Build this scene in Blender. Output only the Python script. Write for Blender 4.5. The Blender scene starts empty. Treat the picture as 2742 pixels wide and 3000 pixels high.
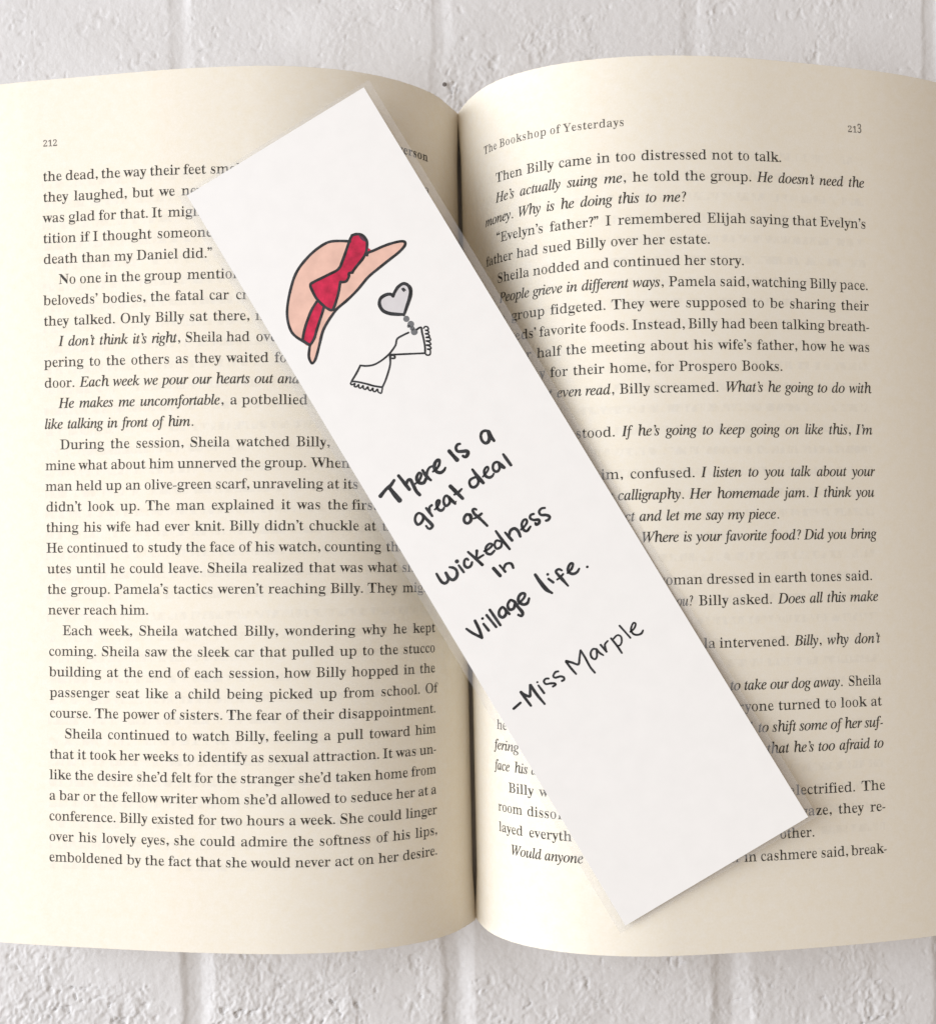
# Open paperback lying on white-painted brick, with a laminated hand-drawn bookmark across it.
import bpy, math, random
import numpy as np
from mathutils import Vector
from mathutils.geometry import tessellate_polygon

scene = bpy.context.scene
COL = scene.collection
random.seed(7)

# ------------------------------------------------------------------ camera, world, lamps, exposure
cam_data = bpy.data.cameras.new('camera')
cam = bpy.data.objects.new('camera', cam_data)
COL.objects.link(cam)
cam.location = (0.000980, -0.013959, 0.280730)
cam.rotation_euler = (0.050316, 0.003466, -0.022031)
cam_data.sensor_fit = 'VERTICAL'
cam_data.sensor_height = 24.0
cam_data.lens = 24.0 * 3260 / 3000
cam_data.clip_start = 0.005
cam_data.clip_end = 20
cam_data.dof.use_dof = True
cam_data.dof.focus_distance = 0.250
cam_data.dof.aperture_fstop = 30.0
scene.camera = cam

world = bpy.data.worlds.new('World')
scene.world = world
world.use_nodes = True
bg = world.node_tree.nodes['Background']
bg.inputs['Color'].default_value = (1.0, 0.85, 0.71, 1)
bg.inputs['Strength'].default_value = 0.35

def area_lamp(name, loc, target, size, size_y, power, color):
    la = bpy.data.lights.new(name, 'AREA')
    la.shape = 'RECTANGLE'; la.size = size; la.size_y = size_y
    la.energy = power; la.color = color
    o = bpy.data.objects.new(name, la)
    o.location = loc
    o.rotation_euler = (Vector(target) - Vector(loc)).to_track_quat('-Z', 'Y').to_euler()
    COL.objects.link(o)
    return o
area_lamp('window_light', (-1.30, 0.10, 0.70), (0, 0, 0.02), 1.2, 1.9, 33, (0.91, 0.96, 1.03))

vs = scene.view_settings
vs.view_transform = 'Standard'
vs.look = 'None'
vs.gamma = 1
vs.exposure = 0.36
vs.use_curve_mapping = False
scene.render.film_transparent = False
scene.cycles.use_denoising = True
scene.cycles.max_bounces = 10
scene.cycles.diffuse_bounces = 6
scene.cycles.transparent_max_bounces = 12


# ------------------------------------------------------------------ measured data (metres unless noted)
PAGE_H = 0.203            # trimmed page height
PAGE_W = 0.1325           # paper length from gutter to fore edge
KNOTS = [0.0,0.004,0.009,0.016,0.026,0.04,0.06,0.085,0.11,0.14]
SLOPE = {"LT":[1.1561,1.1521,1.155,0.8588,0.6122,0.294,0.0146,-0.127,-0.126,-0.2831],"LB":[1.1609,1.1308,1.0534,0.747,0.4648,0.1674,-0.0525,-0.1462,-0.1645,-0.3018],"RT":[1.3352,1.2712,1.1924,1.0253,0.6436,0.3177,0.0249,-0.1993,-0.2436,-0.5107],"RB":[1.3659,1.3266,1.2525,0.973,0.6316,0.2734,-0.0594,-0.1243,-0.2149,-0.3643]}            # paper slope (radians) along the sheet, at head (T) and foot (B) of each page
PRM = {"cam":[0.00098,-0.013959,0.28073],"r":[0.050316,0.003466,-0.022031],"t0L":[0.076166],"t0R":[0.077384],"lead":[0.004795],"sLo":[0.109887],"sLi":[0.016569],"sRi":[0.017005],"sRo":[0.110331],"skL":[0.017565],"skR":[-0.002244],"eLT":[0.000436,-0.003557],"eLB":[-0.000198,0.016542],"eRT":[0.000409,-0.014972],"eRB":[0.000292,0.000498],"gz":[0.004198]}
BOOKMARK = [0.006096,0.00075,0.0317,0.012225,-0.03887,0.519833,0.047023,0.191225,0.001002]           # centre, rotation, width, length, sag
# every printed line: (line number, words with *italics*, start and end along the sheet in mm from the gutter)
TEXT = {
  'L': [
    (1, "the dead, the way their feet", 109.75, 70.44),
    (1, "smelled", 69.49, None),
    (1, "a", None, 15.71),
    (2, "they laughed, but we", 109.77, 77.7),
    (2, "never", 76.24, None),
    (3, "was glad for that. It", 109.83, 80.83),
    (3, "might", 79.44, None),
    (4, "tition if I thought", 109.89, 83.36),
    (4, "someone", 82.08, None),
    (5, "death than my Daniel did.”", 109.86, 69.13),
    (6, "No one in the group", 106.12, 76.32),
    (6, "mentioned", 75.07, None),
    (7, "beloveds’ bodies, the fatal car", 109.98, 65.37),
    (7, "crash", 63.86, None),
    (8, "they talked. Only Billy sat there,", 109.96, 60.78),
    (8, "n", 59.42, None),
    (9, "*I don’t think it’s right,*", 106.13, 76.86),
    (9, "Sheila had", 75.7, 60.67),
    (9, "over", 59.31, None),
    (10, "pering to the others as they waited", 110.0, 56.39),
    (10, "for", 55.12, None),
    (11, "door.", 109.97, 102.45),
    (11, "*Each week we pour our hearts out and*", 101.01, 49.32),
    (12, "*He makes me uncomfortable,*", 106.3, 66.88),
    (12, "a potbellied", 65.39, 47.65),
    (13, "*like talking in front of him.*", 109.84, 73.84),
    (14, "During the session, Sheila watched Billy,", 106.25, 42.79),
    (15, "mine what about him unnerved the group.", 109.96, 48.12),
    (15, "When", 46.92, None),
    (16, "man held up an olive–green scarf, unraveling at its", 110.02, 36.2),
    (17, "didn’t look up. The man explained it was the", 109.96, 38.67),
    (17, "first", 37.8, None),
    (18, "thing his wife had ever knit. Billy didn’t chuckle at", 109.98, 32.04),
    (18, "the", 30.61, None),
    (19, "He continued to study the face of his watch, counting", 109.95, 30.84),
    (19, "the", 29.68, None),
    (20, "utes until he could leave. Sheila realized that was what", 109.84, 26.93),
    (20, "she", 25.68, None),
    (21, "the group. Pamela’s tactics weren’t reaching Billy. They", 109.82, 26.91),
    (21, "might", 25.57, None),
    (22, "never reach him.", 109.71, 85.04),
    (23, "Each week, Sheila watched Billy, wondering why he kept", 106.1, 16.23),
    (24, "coming. Sheila saw the sleek car that pulled up to the stucco", 109.66, 16.34),
    (25, "building at the end of each session, how Billy hopped in the", 109.64, 16.45),
    (26, "passenger seat like a child being picked up from school. Of", 109.57, 15.89),
    (27, "course. The power of sisters. The fear of their disappointment.", 109.63, 16.56),
    (28, "Sheila continued to watch Billy, feeling a pull toward him", 105.97, 16.55),
    (29, "that it took her weeks to identify as sexual attraction. It was un-", 109.75, 16.55),
    (30, "like the desire she’d felt for the stranger she’d taken home from", 109.86, 16.66),
    (31, "a bar or the fellow writer whom she’d allowed to seduce her at a", 110.0, 16.66),
    (32, "conference. Billy existed for two hours a week. She could linger", 110.07, 16.65),
    (33, "over his lovely eyes, she could admire the softness of his lips,", 110.13, 16.76),
    (34, "emboldened by the fact that she would never act on her desire.", 110.19, 16.76),
  ],
  'R': [
    (1, "Then Billy came in too distressed not to talk.", 20.94, 89.42),
    (2, "*He’s actually suing me,*", 20.91, 53.14),
    (2, "he told the group.", 54.61, 81.98),
    (2, "*He doesn’t need the*", 83.5, 110.41),
    (3, "*money. Why is he doing this to me?*", 16.85, 66.49),
    (4, "“Evelyn’s father?” I remembered", 20.85, 69.99),
    (4, "Elijah saying that Evelyn’s", 71.33, 110.41),
    (5, "father had sued Billy over her estate.", 16.65, 71.83),
    (6, "Sheila nodded and continued her story.", 20.67, 79.67),
    (7, "*People grieve in different ways,*", 21.45, 60.99),
    (7, "Pamela said, watching Billy pace.", 62.15, 110.31),
    (8, "e", None, 23.07),
    (8, "group fidgeted. They were supposed to be sharing their", 24.8, 110.39),
    (9, "e", None, 27.22),
    (9, "ds’ favorite foods. Instead, Billy had been talking breath-", 27.41, 110.35),
    (10, "r", None, 30.12),
    (10, "half the meeting about his wife’s father, how he was", 31.45, 110.3),
    (11, "y", None, 33.48),
    (11, "for their home, for Prospero Books.", 34.65, 88.17),
    (12, "*t*", None, 35.2),
    (12, "*even read,*", 36.35, 49.28),
    (12, "Billy screamed.", 50.5, 72.88),
    (12, "*What’s he going to do with*", 74.58, 110.38),
    (14, "stood.", 40.29, 49.26),
    (14, "*If he’s going to keep going on like this, I’m*", 50.94, 110.37),
    (16, "im, confused.", 45.8, 66.94),
    (16, "*I listen to you talk about your*", 68.52, 110.54),
    (17, "r", None, 48.59),
    (17, "*calligraphy. Her homemade jam. I think you*", 49.66, 110.35),
    (18, "*ct and let me say my piece.*", 51.06, 86.39),
    (19, "*Where is your favorite food? Did you bring*", 54.66, 110.43),
    (21, "w", None, 59.61),
    (21, "oman dressed in earth tones said.", 59.68, 108.9),
    (22, "*ou?*", 62.15, 65.65),
    (22, "Billy asked.", 67.05, 84.09),
    (22, "*Does all this make*", 85.69, 110.41),
    (24, "la intervened.", 67.93, 87.76),
    (24, "*Billy, why don’t*", 89.33, 110.49),
    (26, "*to take our dog away.*", 73.88, 100.62),
    (26, "Sheila", 101.92, 110.34),
    (27, "r", None, 76.82),
    (27, "yone turned to look at", 76.95, 110.29),
    (28, "he", 17.08, None),
    (28, "*d*", None, 78.83),
    (28, "*to shift some of her suf-*", 80.11, 110.46),
    (29, "*fering*", 16.23, 24.33),
    (29, "*that he’s too afraid to*", 82.02, 110.54),
    (30, "*face his*", 16.2, 26.73),
    (30, "*a*", 27.67, None),
    (31, "Billy", 20.78, 28.1),
    (31, "w", 29.56, None),
    (31, "e", None, 88.23),
    (31, "lectrified. The", 88.39, 110.44),
    (32, "room disso", 16.96, 33.78),
    (32, "l", 33.95, None),
    (32, "ga", None, 92.9),
    (32, "ze, they re-", 93.07, 110.34),
    (33, "layed everyth", 17.06, 37.27),
    (33, "other.", 84.3, 92.58),
    (34, "*Would anyone*", 21.3, 39.85),
    (34, "n", None, 74.78),
    (34, "in cashmere said, break-", 75.88, 110.33),
  ],
  'LN': [
    (-0.68, "212", 109.6, 105.98),
  ],
  'LH': [
    (-0.68, "yerson", 25.27, 15.99),
  ],
  'RH': [
    (-0.68, "The Bookshop of Yesterdays", 16.61, 53.25),
  ],
  'RN': [
    (-0.68, "213", 106.44, 110.18),
  ],
}
# bookmark drawings and lettering, bookmark-local mm: strokes are (x, y, pen width)
ART = {
  'hat_ink': [[[2.8,67.3,0.53],[0.78,68.64,0.53],[-1.08,69.59,0.53],[-2.82,69.84,0.53],[-5.38,69.64,0.53],[-7.92,69.02,0.53],[-10.37,68.09,0.53],[-12.34,66.85,0.53],[-14.13,65.23,0.53],[-15.77,63.52,0.53],[-17.24,61.71,0.53],[-18.2,60.12,0.53],[-18.87,58.37,0.53],[-19.15,56.64,0.53],[-18.9,55.27,0.53],[-18.19,53.75,0.53],[-17.21,52.0,0.53]],[[4.42,62.58,0.53],[4.91,62.95,0.53],[6.39,62.72,0.53],[8.64,62.43,0.53],[10.56,62.02,0.53],[12.36,61.43,0.53],[13.22,60.85,0.53],[13.12,60.23,0.53],[12.31,59.78,0.53],[10.73,59.39,0.53],[7.96,59.06,0.53],[5.04,58.68,0.53],[2.05,58.2,0.53],[-1.36,57.03,0.53],[-4.52,56.25,0.53],[-7.51,55.78,0.53],[-8.9,55.27,0.53],[-11.16,54.21,0.53],[-13.12,52.97,0.53],[-15.14,50.95,0.53],[-16.83,49.27,0.53],[-17.94,48.33,0.53],[-18.76,48.07,0.53],[-18.95,48.67,0.53],[-18.65,49.84,0.53],[-17.71,51.17,0.53],[-17.04,51.97,0.53]],[[3.78,68.24,0.53],[4.73,68.02,0.53],[5.68,67.36,0.53],[6.07,66.44,0.53],[6.05,65.37,0.53],[5.49,64.36,0.53],[4.58,63.29,0.53],[3.27,62.46,0.53],[1.88,61.96,0.53],[0.5,61.45,0.53],[-0.44,61.02,0.53]],[[-0.35,60.94,0.53],[-1.13,61.22,0.53],[-1.6,60.56,0.53],[-2.51,60.04,0.53],[-3.25,60.16,0.53],[-3.86,60.59,0.53]],[[-3.86,60.59,0.53],[-4.45,59.87,0.53],[-5.52,58.63,0.53],[-6.75,57.48,0.53],[-7.86,56.53,0.53],[-8.81,56.08,0.53],[-9.49,56.98,0.53],[-9.92,58.06,0.53],[-10.39,59.97,0.53],[-10.35,61.84,0.53],[-10.01,63.53,0.53],[-8.96,63.7,0.53],[-7.16,63.55,0.53],[-5.1,63.37,0.53],[-3.3,63.22,0.53],[-2.19,63.49,0.53],[-1.47,64.01,0.53],[0.07,65.23,0.53],[1.74,66.65,0.53],[3.07,67.73,0.53],[3.92,68.24,0.53]],[[-10.75,59.51,0.53],[-12.57,58.59,0.53],[-14.77,56.95,0.53],[-16.56,55.33,0.53],[-17.81,53.93,0.53]],[[-10.02,57.58,0.53],[-11.07,56.59,0.53],[-12.74,55.17,0.53],[-14.19,53.89,0.53],[-15.42,52.74,0.53],[-16.82,51.98,0.53],[-17.31,52.06,0.53],[-17.85,53.41,0.53]]],
  'crown': [[3.32,67.04],[0.81,68.7],[-1.08,69.59],[-2.82,69.84],[-5.38,69.64],[-7.92,69.02],[-10.37,68.09],[-12.34,66.85],[-14.13,65.23],[-15.77,63.52],[-17.24,61.71],[-18.2,60.12],[-18.87,58.37],[-19.15,56.64],[-18.9,55.27],[-18.19,53.75],[-17.21,52.0],[-10.87,56.47],[-4.85,59.3],[1.01,62.76]],
  'brim': [[4.91,62.95],[6.39,62.72],[8.64,62.43],[10.56,62.02],[12.36,61.43],[13.22,60.85],[13.12,60.23],[12.31,59.78],[10.73,59.39],[7.96,59.06],[5.04,58.68],[2.05,58.2],[-1.36,57.03],[-4.52,56.25],[-7.51,55.78],[-8.9,55.27],[-11.16,54.21],[-13.12,52.97],[-15.14,50.95],[-16.83,49.27],[-17.94,48.33],[-18.76,48.07],[-18.95,48.67],[-18.65,49.84],[-17.71,51.17],[-17.04,51.97],[-10.87,56.47],[-4.85,59.3],[1.01,62.76]],
  'bow': [[3.88,68.18],[4.73,68.02],[5.68,67.36],[6.07,66.44],[6.05,65.37],[5.49,64.36],[4.58,63.29],[3.27,62.46],[1.88,61.96],[0.5,61.45],[-0.47,60.96],[-1.19,61.12],[-1.6,60.56],[-2.51,60.04],[-3.25,60.16],[-3.86,60.59],[-4.45,59.87],[-5.52,58.63],[-6.75,57.48],[-7.86,56.53],[-8.81,56.08],[-9.49,56.98],[-9.92,58.06],[-10.39,59.97],[-10.35,61.84],[-10.01,63.53],[-8.96,63.7],[-7.16,63.55],[-5.1,63.37],[-3.3,63.22],[-2.19,63.49],[-1.47,64.01],[0.07,65.23],[1.74,66.65],[3.07,67.73]],
  'band': [[-10.75,59.51],[-10.02,57.58],[-11.07,56.59],[-12.74,55.17],[-14.19,53.89],[-15.42,52.74],[-16.82,51.98],[-17.85,53.41],[-17.81,53.93],[-16.56,55.33],[-14.77,56.95],[-12.57,58.59]],
  'stub': [[5.5,64.02],[5.79,63.15],[4.95,63.01]],
  'tip': [[5.1,67.52],[5.97,66.5],[5.93,65.31],[5.22,66.15]],
  'heart_ink': [[[4.65,51.55,0.6],[4.5,52.19,0.64],[3.57,52.67,0.69],[2.23,52.68,0.69],[1.4,52.1,0.69],[0.98,51.14,0.73],[1.08,49.86,0.73],[1.96,48.65,0.73],[3.24,47.65,0.73],[4.56,46.79,0.55]],[[4.65,51.55,0.6],[5.49,52.18,0.64],[6.73,52.77,0.64],[8.0,52.86,0.64],[8.71,52.24,0.69],[8.92,51.16,0.78],[8.44,50.1,0.78],[7.47,49.07,0.78],[6.36,48.13,0.73],[5.25,47.18,0.6],[4.51,46.61,0.5]],[[7.27,51.96,0.32],[7.36,51.25,0.32]],[[7.6,51.97,0.28],[7.75,51.28,0.32]]],
  'heart': [[4.65,51.55],[4.5,52.19],[3.57,52.67],[2.23,52.68],[1.4,52.1],[0.98,51.14],[1.08,49.86],[1.96,48.65],[3.24,47.65],[4.56,46.79],[5.25,47.18],[6.36,48.13],[7.47,49.07],[8.44,50.1],[8.92,51.16],[8.71,52.24],[8.0,52.86],[6.73,52.77],[5.49,52.18]],
  'beads': [[4.6,45.61,0.71],[4.85,44.05,0.76],[4.64,43.07,0.55],[4.62,42.16,0.78],[4.18,43.92,0.37]],
  'scarf': [[[3.44,42.69,0.37],[1.96,42.84,0.37],[0.46,42.8,0.37],[-0.55,41.8,0.37],[-2.05,41.09,0.37],[-3.38,40.68,0.37],[-5.41,40.44,0.37],[-7.21,40.58,0.37],[-8.71,41.23,0.37],[-9.74,41.99,0.37]],[[-9.74,41.99,0.37],[-11.26,41.02,0.37],[-13.04,40.08,0.37],[-13.3,39.96,0.37]],[[-13.3,39.96,0.37],[-12.16,39.08,0.37],[-10.79,37.77,0.37],[-9.47,36.37,0.37],[-8.04,35.17,0.37]],[[-8.04,35.17,0.37],[-6.69,36.08,0.37],[-5.02,37.5,0.37],[-3.72,38.86,0.37],[-2.84,40.49,0.37]],[[-3.06,40.76,0.37],[-1.25,39.74,0.37],[0.98,38.52,0.37],[4.21,36.74,0.37]],[[4.21,36.74,0.37],[4.89,37.95,0.37],[5.58,39.68,0.37],[6.0,41.05,0.37],[6.44,42.13,0.37],[5.98,42.36,0.37],[5.36,42.31,0.37]],[[-2.94,40.28,0.37],[-2.31,40.22,0.37],[-2.02,39.72,0.37],[-2.33,39.37,0.37],[-2.92,39.73,0.37]],[[6.83,41.76,0.3],[7.33,41.91,0.3],[7.74,41.48,0.3],[7.54,40.92,0.3],[6.89,41.18,0.3],[7.32,40.78,0.3],[7.28,40.27,0.3],[6.51,40.47,0.3],[7.0,40.03,0.3],[7.0,39.49,0.3],[6.21,39.7,0.3],[6.88,39.16,0.3],[6.68,38.61,0.3],[5.8,39.01,0.3],[6.31,38.43,0.3],[6.29,37.77,0.3],[5.36,38.2,0.3],[5.87,37.62,0.3],[5.89,36.93,0.3],[5.04,37.31,0.3],[5.51,36.89,0.3],[5.41,36.41,0.3],[4.92,35.9,0.3],[4.3,36.22,0.3],[4.22,36.66,0.3]],[[-13.22,39.92,0.3],[-13.72,39.63,0.3],[-13.64,39.22,0.3],[-12.9,39.1,0.3],[-13.36,38.65,0.3],[-13.02,38.31,0.3],[-12.3,38.49,0.3],[-12.59,37.91,0.3],[-12.28,37.54,0.3],[-11.55,37.77,0.3],[-11.82,37.18,0.3],[-11.55,36.74,0.3],[-10.81,36.97,0.3],[-10.95,36.38,0.3],[-10.7,35.9,0.3],[-9.98,36.11,0.3],[-10.24,35.54,0.3],[-9.93,35.16,0.3],[-9.2,35.39,0.3],[-9.38,34.75,0.3],[-8.97,34.17,0.3],[-8.47,34.6,0.3],[-8.0,35.15,0.3]]],
  'quote': [[[-21.16,14.27,0.73],[-19.2,14.97,0.61],[-17.86,15.19,0.67],[-16.57,15.78,0.5]],[[-18.37,14.64,0.73],[-18.17,12.98,0.88],[-17.88,11.18,0.96]],[[-15.23,16.16,0.58],[-14.98,14.3,0.66],[-14.72,12.18,0.66]],[[-14.7,13.62,0.5],[-13.97,14.12,0.58],[-13.4,13.94,0.64],[-13.45,12.86,0.64],[-13.59,11.07,0.64],[-13.35,9.9,0.58]],[[-13.01,12.6,0.35],[-11.98,12.74,0.47],[-11.05,13.29,0.5],[-10.67,13.84,0.5],[-10.97,14.27,0.53],[-11.73,13.87,0.61],[-12.18,13.12,0.64],[-11.96,12.22,0.64],[-11.17,11.83,0.64],[-10.28,12.31,0.64]],[[-9.95,14.42,0.5],[-9.93,13.3,0.64],[-9.81,12.37,0.64],[-9.48,11.45,0.47]],[[-9.91,12.78,0.58],[-9.12,13.66,0.5],[-8.27,14.09,0.47],[-7.59,14.02,0.41]],[[-8.13,12.89,0.38],[-7.14,12.98,0.44],[-6.07,13.53,0.5],[-5.56,14.33,0.55],[-5.89,14.62,0.55],[-6.75,14.28,0.64],[-7.36,13.46,0.67],[-7.38,12.44,0.67],[-6.74,11.8,0.61],[-5.85,11.86,0.53],[-5.2,12.23,0.38]],[[-2.58,15.01,0.73],[-2.36,13.68,0.76],[-2.08,12.31,0.82]],[[0.37,15.1,0.44],[-0.18,15.26,0.53],[-0.89,14.84,0.55],[-0.99,13.96,0.58],[-0.13,13.41,0.61],[0.78,12.94,0.67],[0.85,12.41,0.67],[0.19,11.96,0.67],[-0.28,12.04,0.58],[-0.5,12.46,0.5]],[[-15.06,5.64,0.53],[-15.57,6.49,0.47],[-16.42,6.45,0.5],[-17.22,5.57,0.5],[-17.22,4.46,0.53],[-16.37,4.38,0.53],[-15.38,4.97,0.53],[-15.11,5.84,0.47]],[[-15.13,5.68,0.58],[-14.84,4.31,0.61],[-14.54,3.1,0.64],[-14.53,2.41,0.58],[-15.27,2.18,0.5],[-15.65,2.54,0.44],[-15.74,3.23,0.41]],[[-13.67,6.67,0.44],[-13.5,5.54,0.58],[-13.42,4.39,0.47]],[[-13.33,5.62,0.47],[-12.93,6.4,0.47],[-12.2,6.56,0.47]],[[-12.17,5.34,0.38],[-11.36,5.54,0.41],[-10.47,6.11,0.41],[-10.19,6.59,0.41],[-10.59,6.78,0.47],[-11.21,6.22,0.53],[-11.49,5.19,0.58],[-11.15,4.47,0.55],[-10.5,4.42,0.5],[-10.09,4.68,0.38]],[[-8.07,6.19,0.5],[-8.28,6.7,0.47],[-8.96,6.56,0.47],[-9.58,5.74,0.5],[-9.65,4.84,0.53],[-9.0,4.71,0.5],[-8.31,5.14,0.5],[-8.04,6.09,0.55]],[[-8.01,6.16,0.58],[-7.82,5.19,0.64],[-7.55,4.09,0.5]],[[-7.57,4.19,0.32],[-7.06,4.47,0.2]],[[-6.45,8.08,0.73],[-6.05,6.42,0.76],[-5.5,4.22,0.61]],[[-6.68,5.95,0.41],[-5.66,5.93,0.5],[-4.56,6.21,0.38]],[[7.31,14.18,0.58],[6.76,14.69,0.53],[5.98,14.81,0.53],[5.26,14.19,0.53],[4.98,13.16,0.55],[5.31,12.28,0.58],[6.09,12.23,0.64],[6.8,12.92,0.73],[7.18,13.97,0.67]],[[7.35,14.12,0.64],[7.19,12.85,0.67],[7.26,11.7,0.53]],[[-0.03,6.54,0.41],[-0.82,6.93,0.47],[-1.79,6.97,0.5],[-2.37,6.51,0.5],[-2.5,5.56,0.53],[-1.95,5.06,0.53],[-1.05,5.19,0.5],[-0.39,5.82,0.5],[-0.32,6.63,0.47]],[[-0.25,8.73,0.44],[-0.14,7.21,0.64],[0.08,5.88,0.73],[0.29,4.81,0.61]],[[0.88,6.08,0.32],[1.72,6.34,0.41],[2.75,6.82,0.41],[3.03,7.39,0.41],[2.56,7.5,0.44],[1.83,7.04,0.5],[1.53,6.02,0.53],[1.99,5.23,0.53],[2.77,5.11,0.47],[3.38,5.42,0.35]],[[5.66,6.94,0.5],[5.25,7.33,0.47],[4.47,7.32,0.47],[3.82,6.52,0.5],[3.89,5.7,0.53],[4.49,5.43,0.5],[5.18,5.86,0.5],[5.51,6.69,0.53]],[[5.62,6.88,0.58],[5.78,6.01,0.79],[6.1,5.34,0.55]],[[7.45,8.07,0.47],[7.54,6.66,0.61],[7.67,5.04,0.55]],[[-6.03,0.27,0.64],[-6.64,0.69,0.55],[-7.55,0.25,0.53],[-7.84,-0.6,0.55],[-7.33,-1.16,0.55],[-6.45,-0.93,0.58],[-6.03,-0.15,0.67],[-6.03,0.27,0.64]],[[-4.18,0.52,0.47],[-4.46,0.91,0.44],[-4.94,0.81,0.5],[-5.04,-0.07,0.53],[-4.67,-1.15,0.61],[-4.29,-2.49,0.53],[-3.94,-3.89,0.53]],[[-5.74,-0.93,0.32],[-4.76,-1.01,0.5],[-3.57,-0.87,0.5]],[[-19.29,-7.2,0.46],[-19.31,-8.65,0.54],[-19.14,-9.67,0.58],[-18.52,-10.09,0.54],[-17.66,-9.64,0.5],[-17.39,-8.1,0.54]],[[-17.39,-8.1,0.54],[-17.36,-9.46,0.58],[-16.8,-10.35,0.58],[-15.68,-10.1,0.58],[-15.09,-9.12,0.54],[-15.25,-8.18,0.54],[-16.03,-7.46,0.42]],[[-14.03,-8.18,0.46],[-13.86,-10.11,0.5]],[[-13.93,-7.17,0.79],[-13.92,-7.27,0.79]],[[-11.57,-8.25,0.46],[-11.73,-7.79,0.42],[-12.39,-7.95,0.46],[-12.92,-8.85,0.54],[-12.6,-9.65,0.54],[-11.76,-9.67,0.5],[-11.07,-9.11,0.46]],[[-10.69,-6.67,0.46],[-9.98,-8.92,0.54],[-9.43,-10.83,0.58]],[[-8.81,-7.43,0.5],[-9.53,-8.46,0.46],[-9.98,-8.92,0.42]],[[-9.71,-9.08,0.46],[-8.06,-9.05,0.42]],[[-7.52,-8.4,0.38],[-6.58,-8.53,0.42],[-5.38,-8.28,0.46],[-5.2,-7.86,0.46],[-5.84,-7.59,0.46],[-6.83,-8.02,0.5],[-7.22,-9.0,0.54],[-6.58,-9.75,0.54],[-5.4,-9.49,0.42]],[[-3.14,-8.47,0.46],[-3.9,-7.79,0.46],[-4.76,-8.42,0.46],[-4.78,-9.38,0.5],[-3.76,-9.5,0.5],[-3.01,-8.74,0.46]],[[-2.91,-5.88,0.46],[-2.72,-8.19,0.58],[-2.34,-10.97,0.5]],[[-1.29,-7.22,0.42],[-1.06,-8.46,0.58],[-0.86,-9.6,0.54]],[[-0.9,-8.31,0.54],[-0.09,-7.53,0.54],[0.95,-7.53,0.58],[1.36,-8.46,0.63],[1.16,-9.8,0.54]],[[2.06,-8.52,0.38],[3.01,-8.36,0.42],[4.02,-7.88,0.46],[4.27,-7.23,0.46],[3.72,-7.01,0.46],[2.88,-7.56,0.5],[2.56,-8.7,0.54],[3.06,-9.48,0.54],[4.31,-9.02,0.42]],[[6.38,-6.99,0.46],[5.67,-6.85,0.46],[5.19,-7.36,0.5],[5.59,-8.1,0.5],[6.65,-8.68,0.58],[6.39,-9.31,0.58],[5.59,-9.38,0.5],[5.64,-8.9,0.46]],[[9.22,-7.12,0.42],[8.47,-6.84,0.46],[7.67,-7.16,0.5],[7.64,-8.0,0.5],[8.65,-8.66,0.54],[9.11,-9.42,0.54],[8.44,-9.81,0.54],[7.91,-9.69,0.46]],[[-7.68,-12.78,0.71],[-7.26,-15.02,0.63]],[[-6.14,-12.93,0.42],[-5.81,-14.83,0.5]],[[-5.81,-14.1,0.46],[-4.93,-13.46,0.5],[-4.06,-13.62,0.5],[-3.7,-14.15,0.54],[-3.83,-15.0,0.5]],[[-0.4,-18.81,0.58],[-0.31,-20.67,0.75],[0.02,-22.93,0.79],[0.71,-24.31,0.46]],[[1.64,-21.13,0.46],[2.16,-22.4,0.54]],[[2.02,-20.19,0.56],[2.03,-20.24,0.56]],[[5.2,-21.09,0.42],[4.76,-20.5,0.46],[3.92,-20.56,0.5],[3.99,-21.57,0.54],[4.29,-23.08,0.58],[4.6,-24.77,0.38]],[[3.19,-22.3,0.33],[4.08,-22.23,0.42],[5.07,-21.9,0.38]],[[5.93,-22.25,0.38],[7.18,-21.91,0.46],[8.07,-21.16,0.46],[7.76,-20.76,0.46],[6.81,-21.2,0.5],[6.27,-22.09,0.54],[6.87,-23.01,0.54],[7.87,-23.17,0.5],[8.74,-22.73,0.38]],[[10.47,-23.31,0.5],[10.48,-23.37,0.5]],[[-19.92,-21.26,0.46],[-19.15,-22.93,0.58],[-17.92,-24.8,0.58]],[[-17.92,-24.8,0.54],[-17.51,-22.82,0.58],[-17.32,-20.69,0.54]],[[-16.05,-22.29,0.46],[-15.8,-24.21,0.54]],[[-15.62,-21.14,0.54],[-15.61,-21.2,0.54]],[[-14.44,-20.96,0.54],[-13.96,-24.39,0.46]],[[-13.21,-20.32,0.54],[-12.95,-24.52,0.5]],[[-10.14,-22.08,0.54],[-10.46,-21.29,0.5],[-11.48,-21.6,0.5],[-12.01,-22.49,0.54],[-11.6,-23.29,0.58],[-10.66,-23.06,0.54],[-10.14,-22.28,0.54]],[[-10.18,-22.14,0.58],[-9.91,-23.43,0.5]],[[-7.52,-21.55,0.54],[-8.14,-20.86,0.5],[-9.23,-21.49,0.5],[-9.35,-22.58,0.54],[-8.45,-22.81,0.54],[-7.64,-22.08,0.54]],[[-7.52,-21.55,0.58],[-7.45,-23.05,0.63],[-7.24,-24.62,0.63],[-7.84,-25.18,0.5],[-8.31,-24.59,0.46]],[[-6.95,-22.5,0.42],[-5.22,-21.97,0.5],[-4.67,-21.38,0.54],[-5.11,-20.87,0.54],[-6.14,-21.17,0.58],[-6.68,-22.06,0.63],[-6.18,-23.15,0.58],[-5.22,-23.37,0.58],[-4.29,-22.64,0.42]]],
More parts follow.
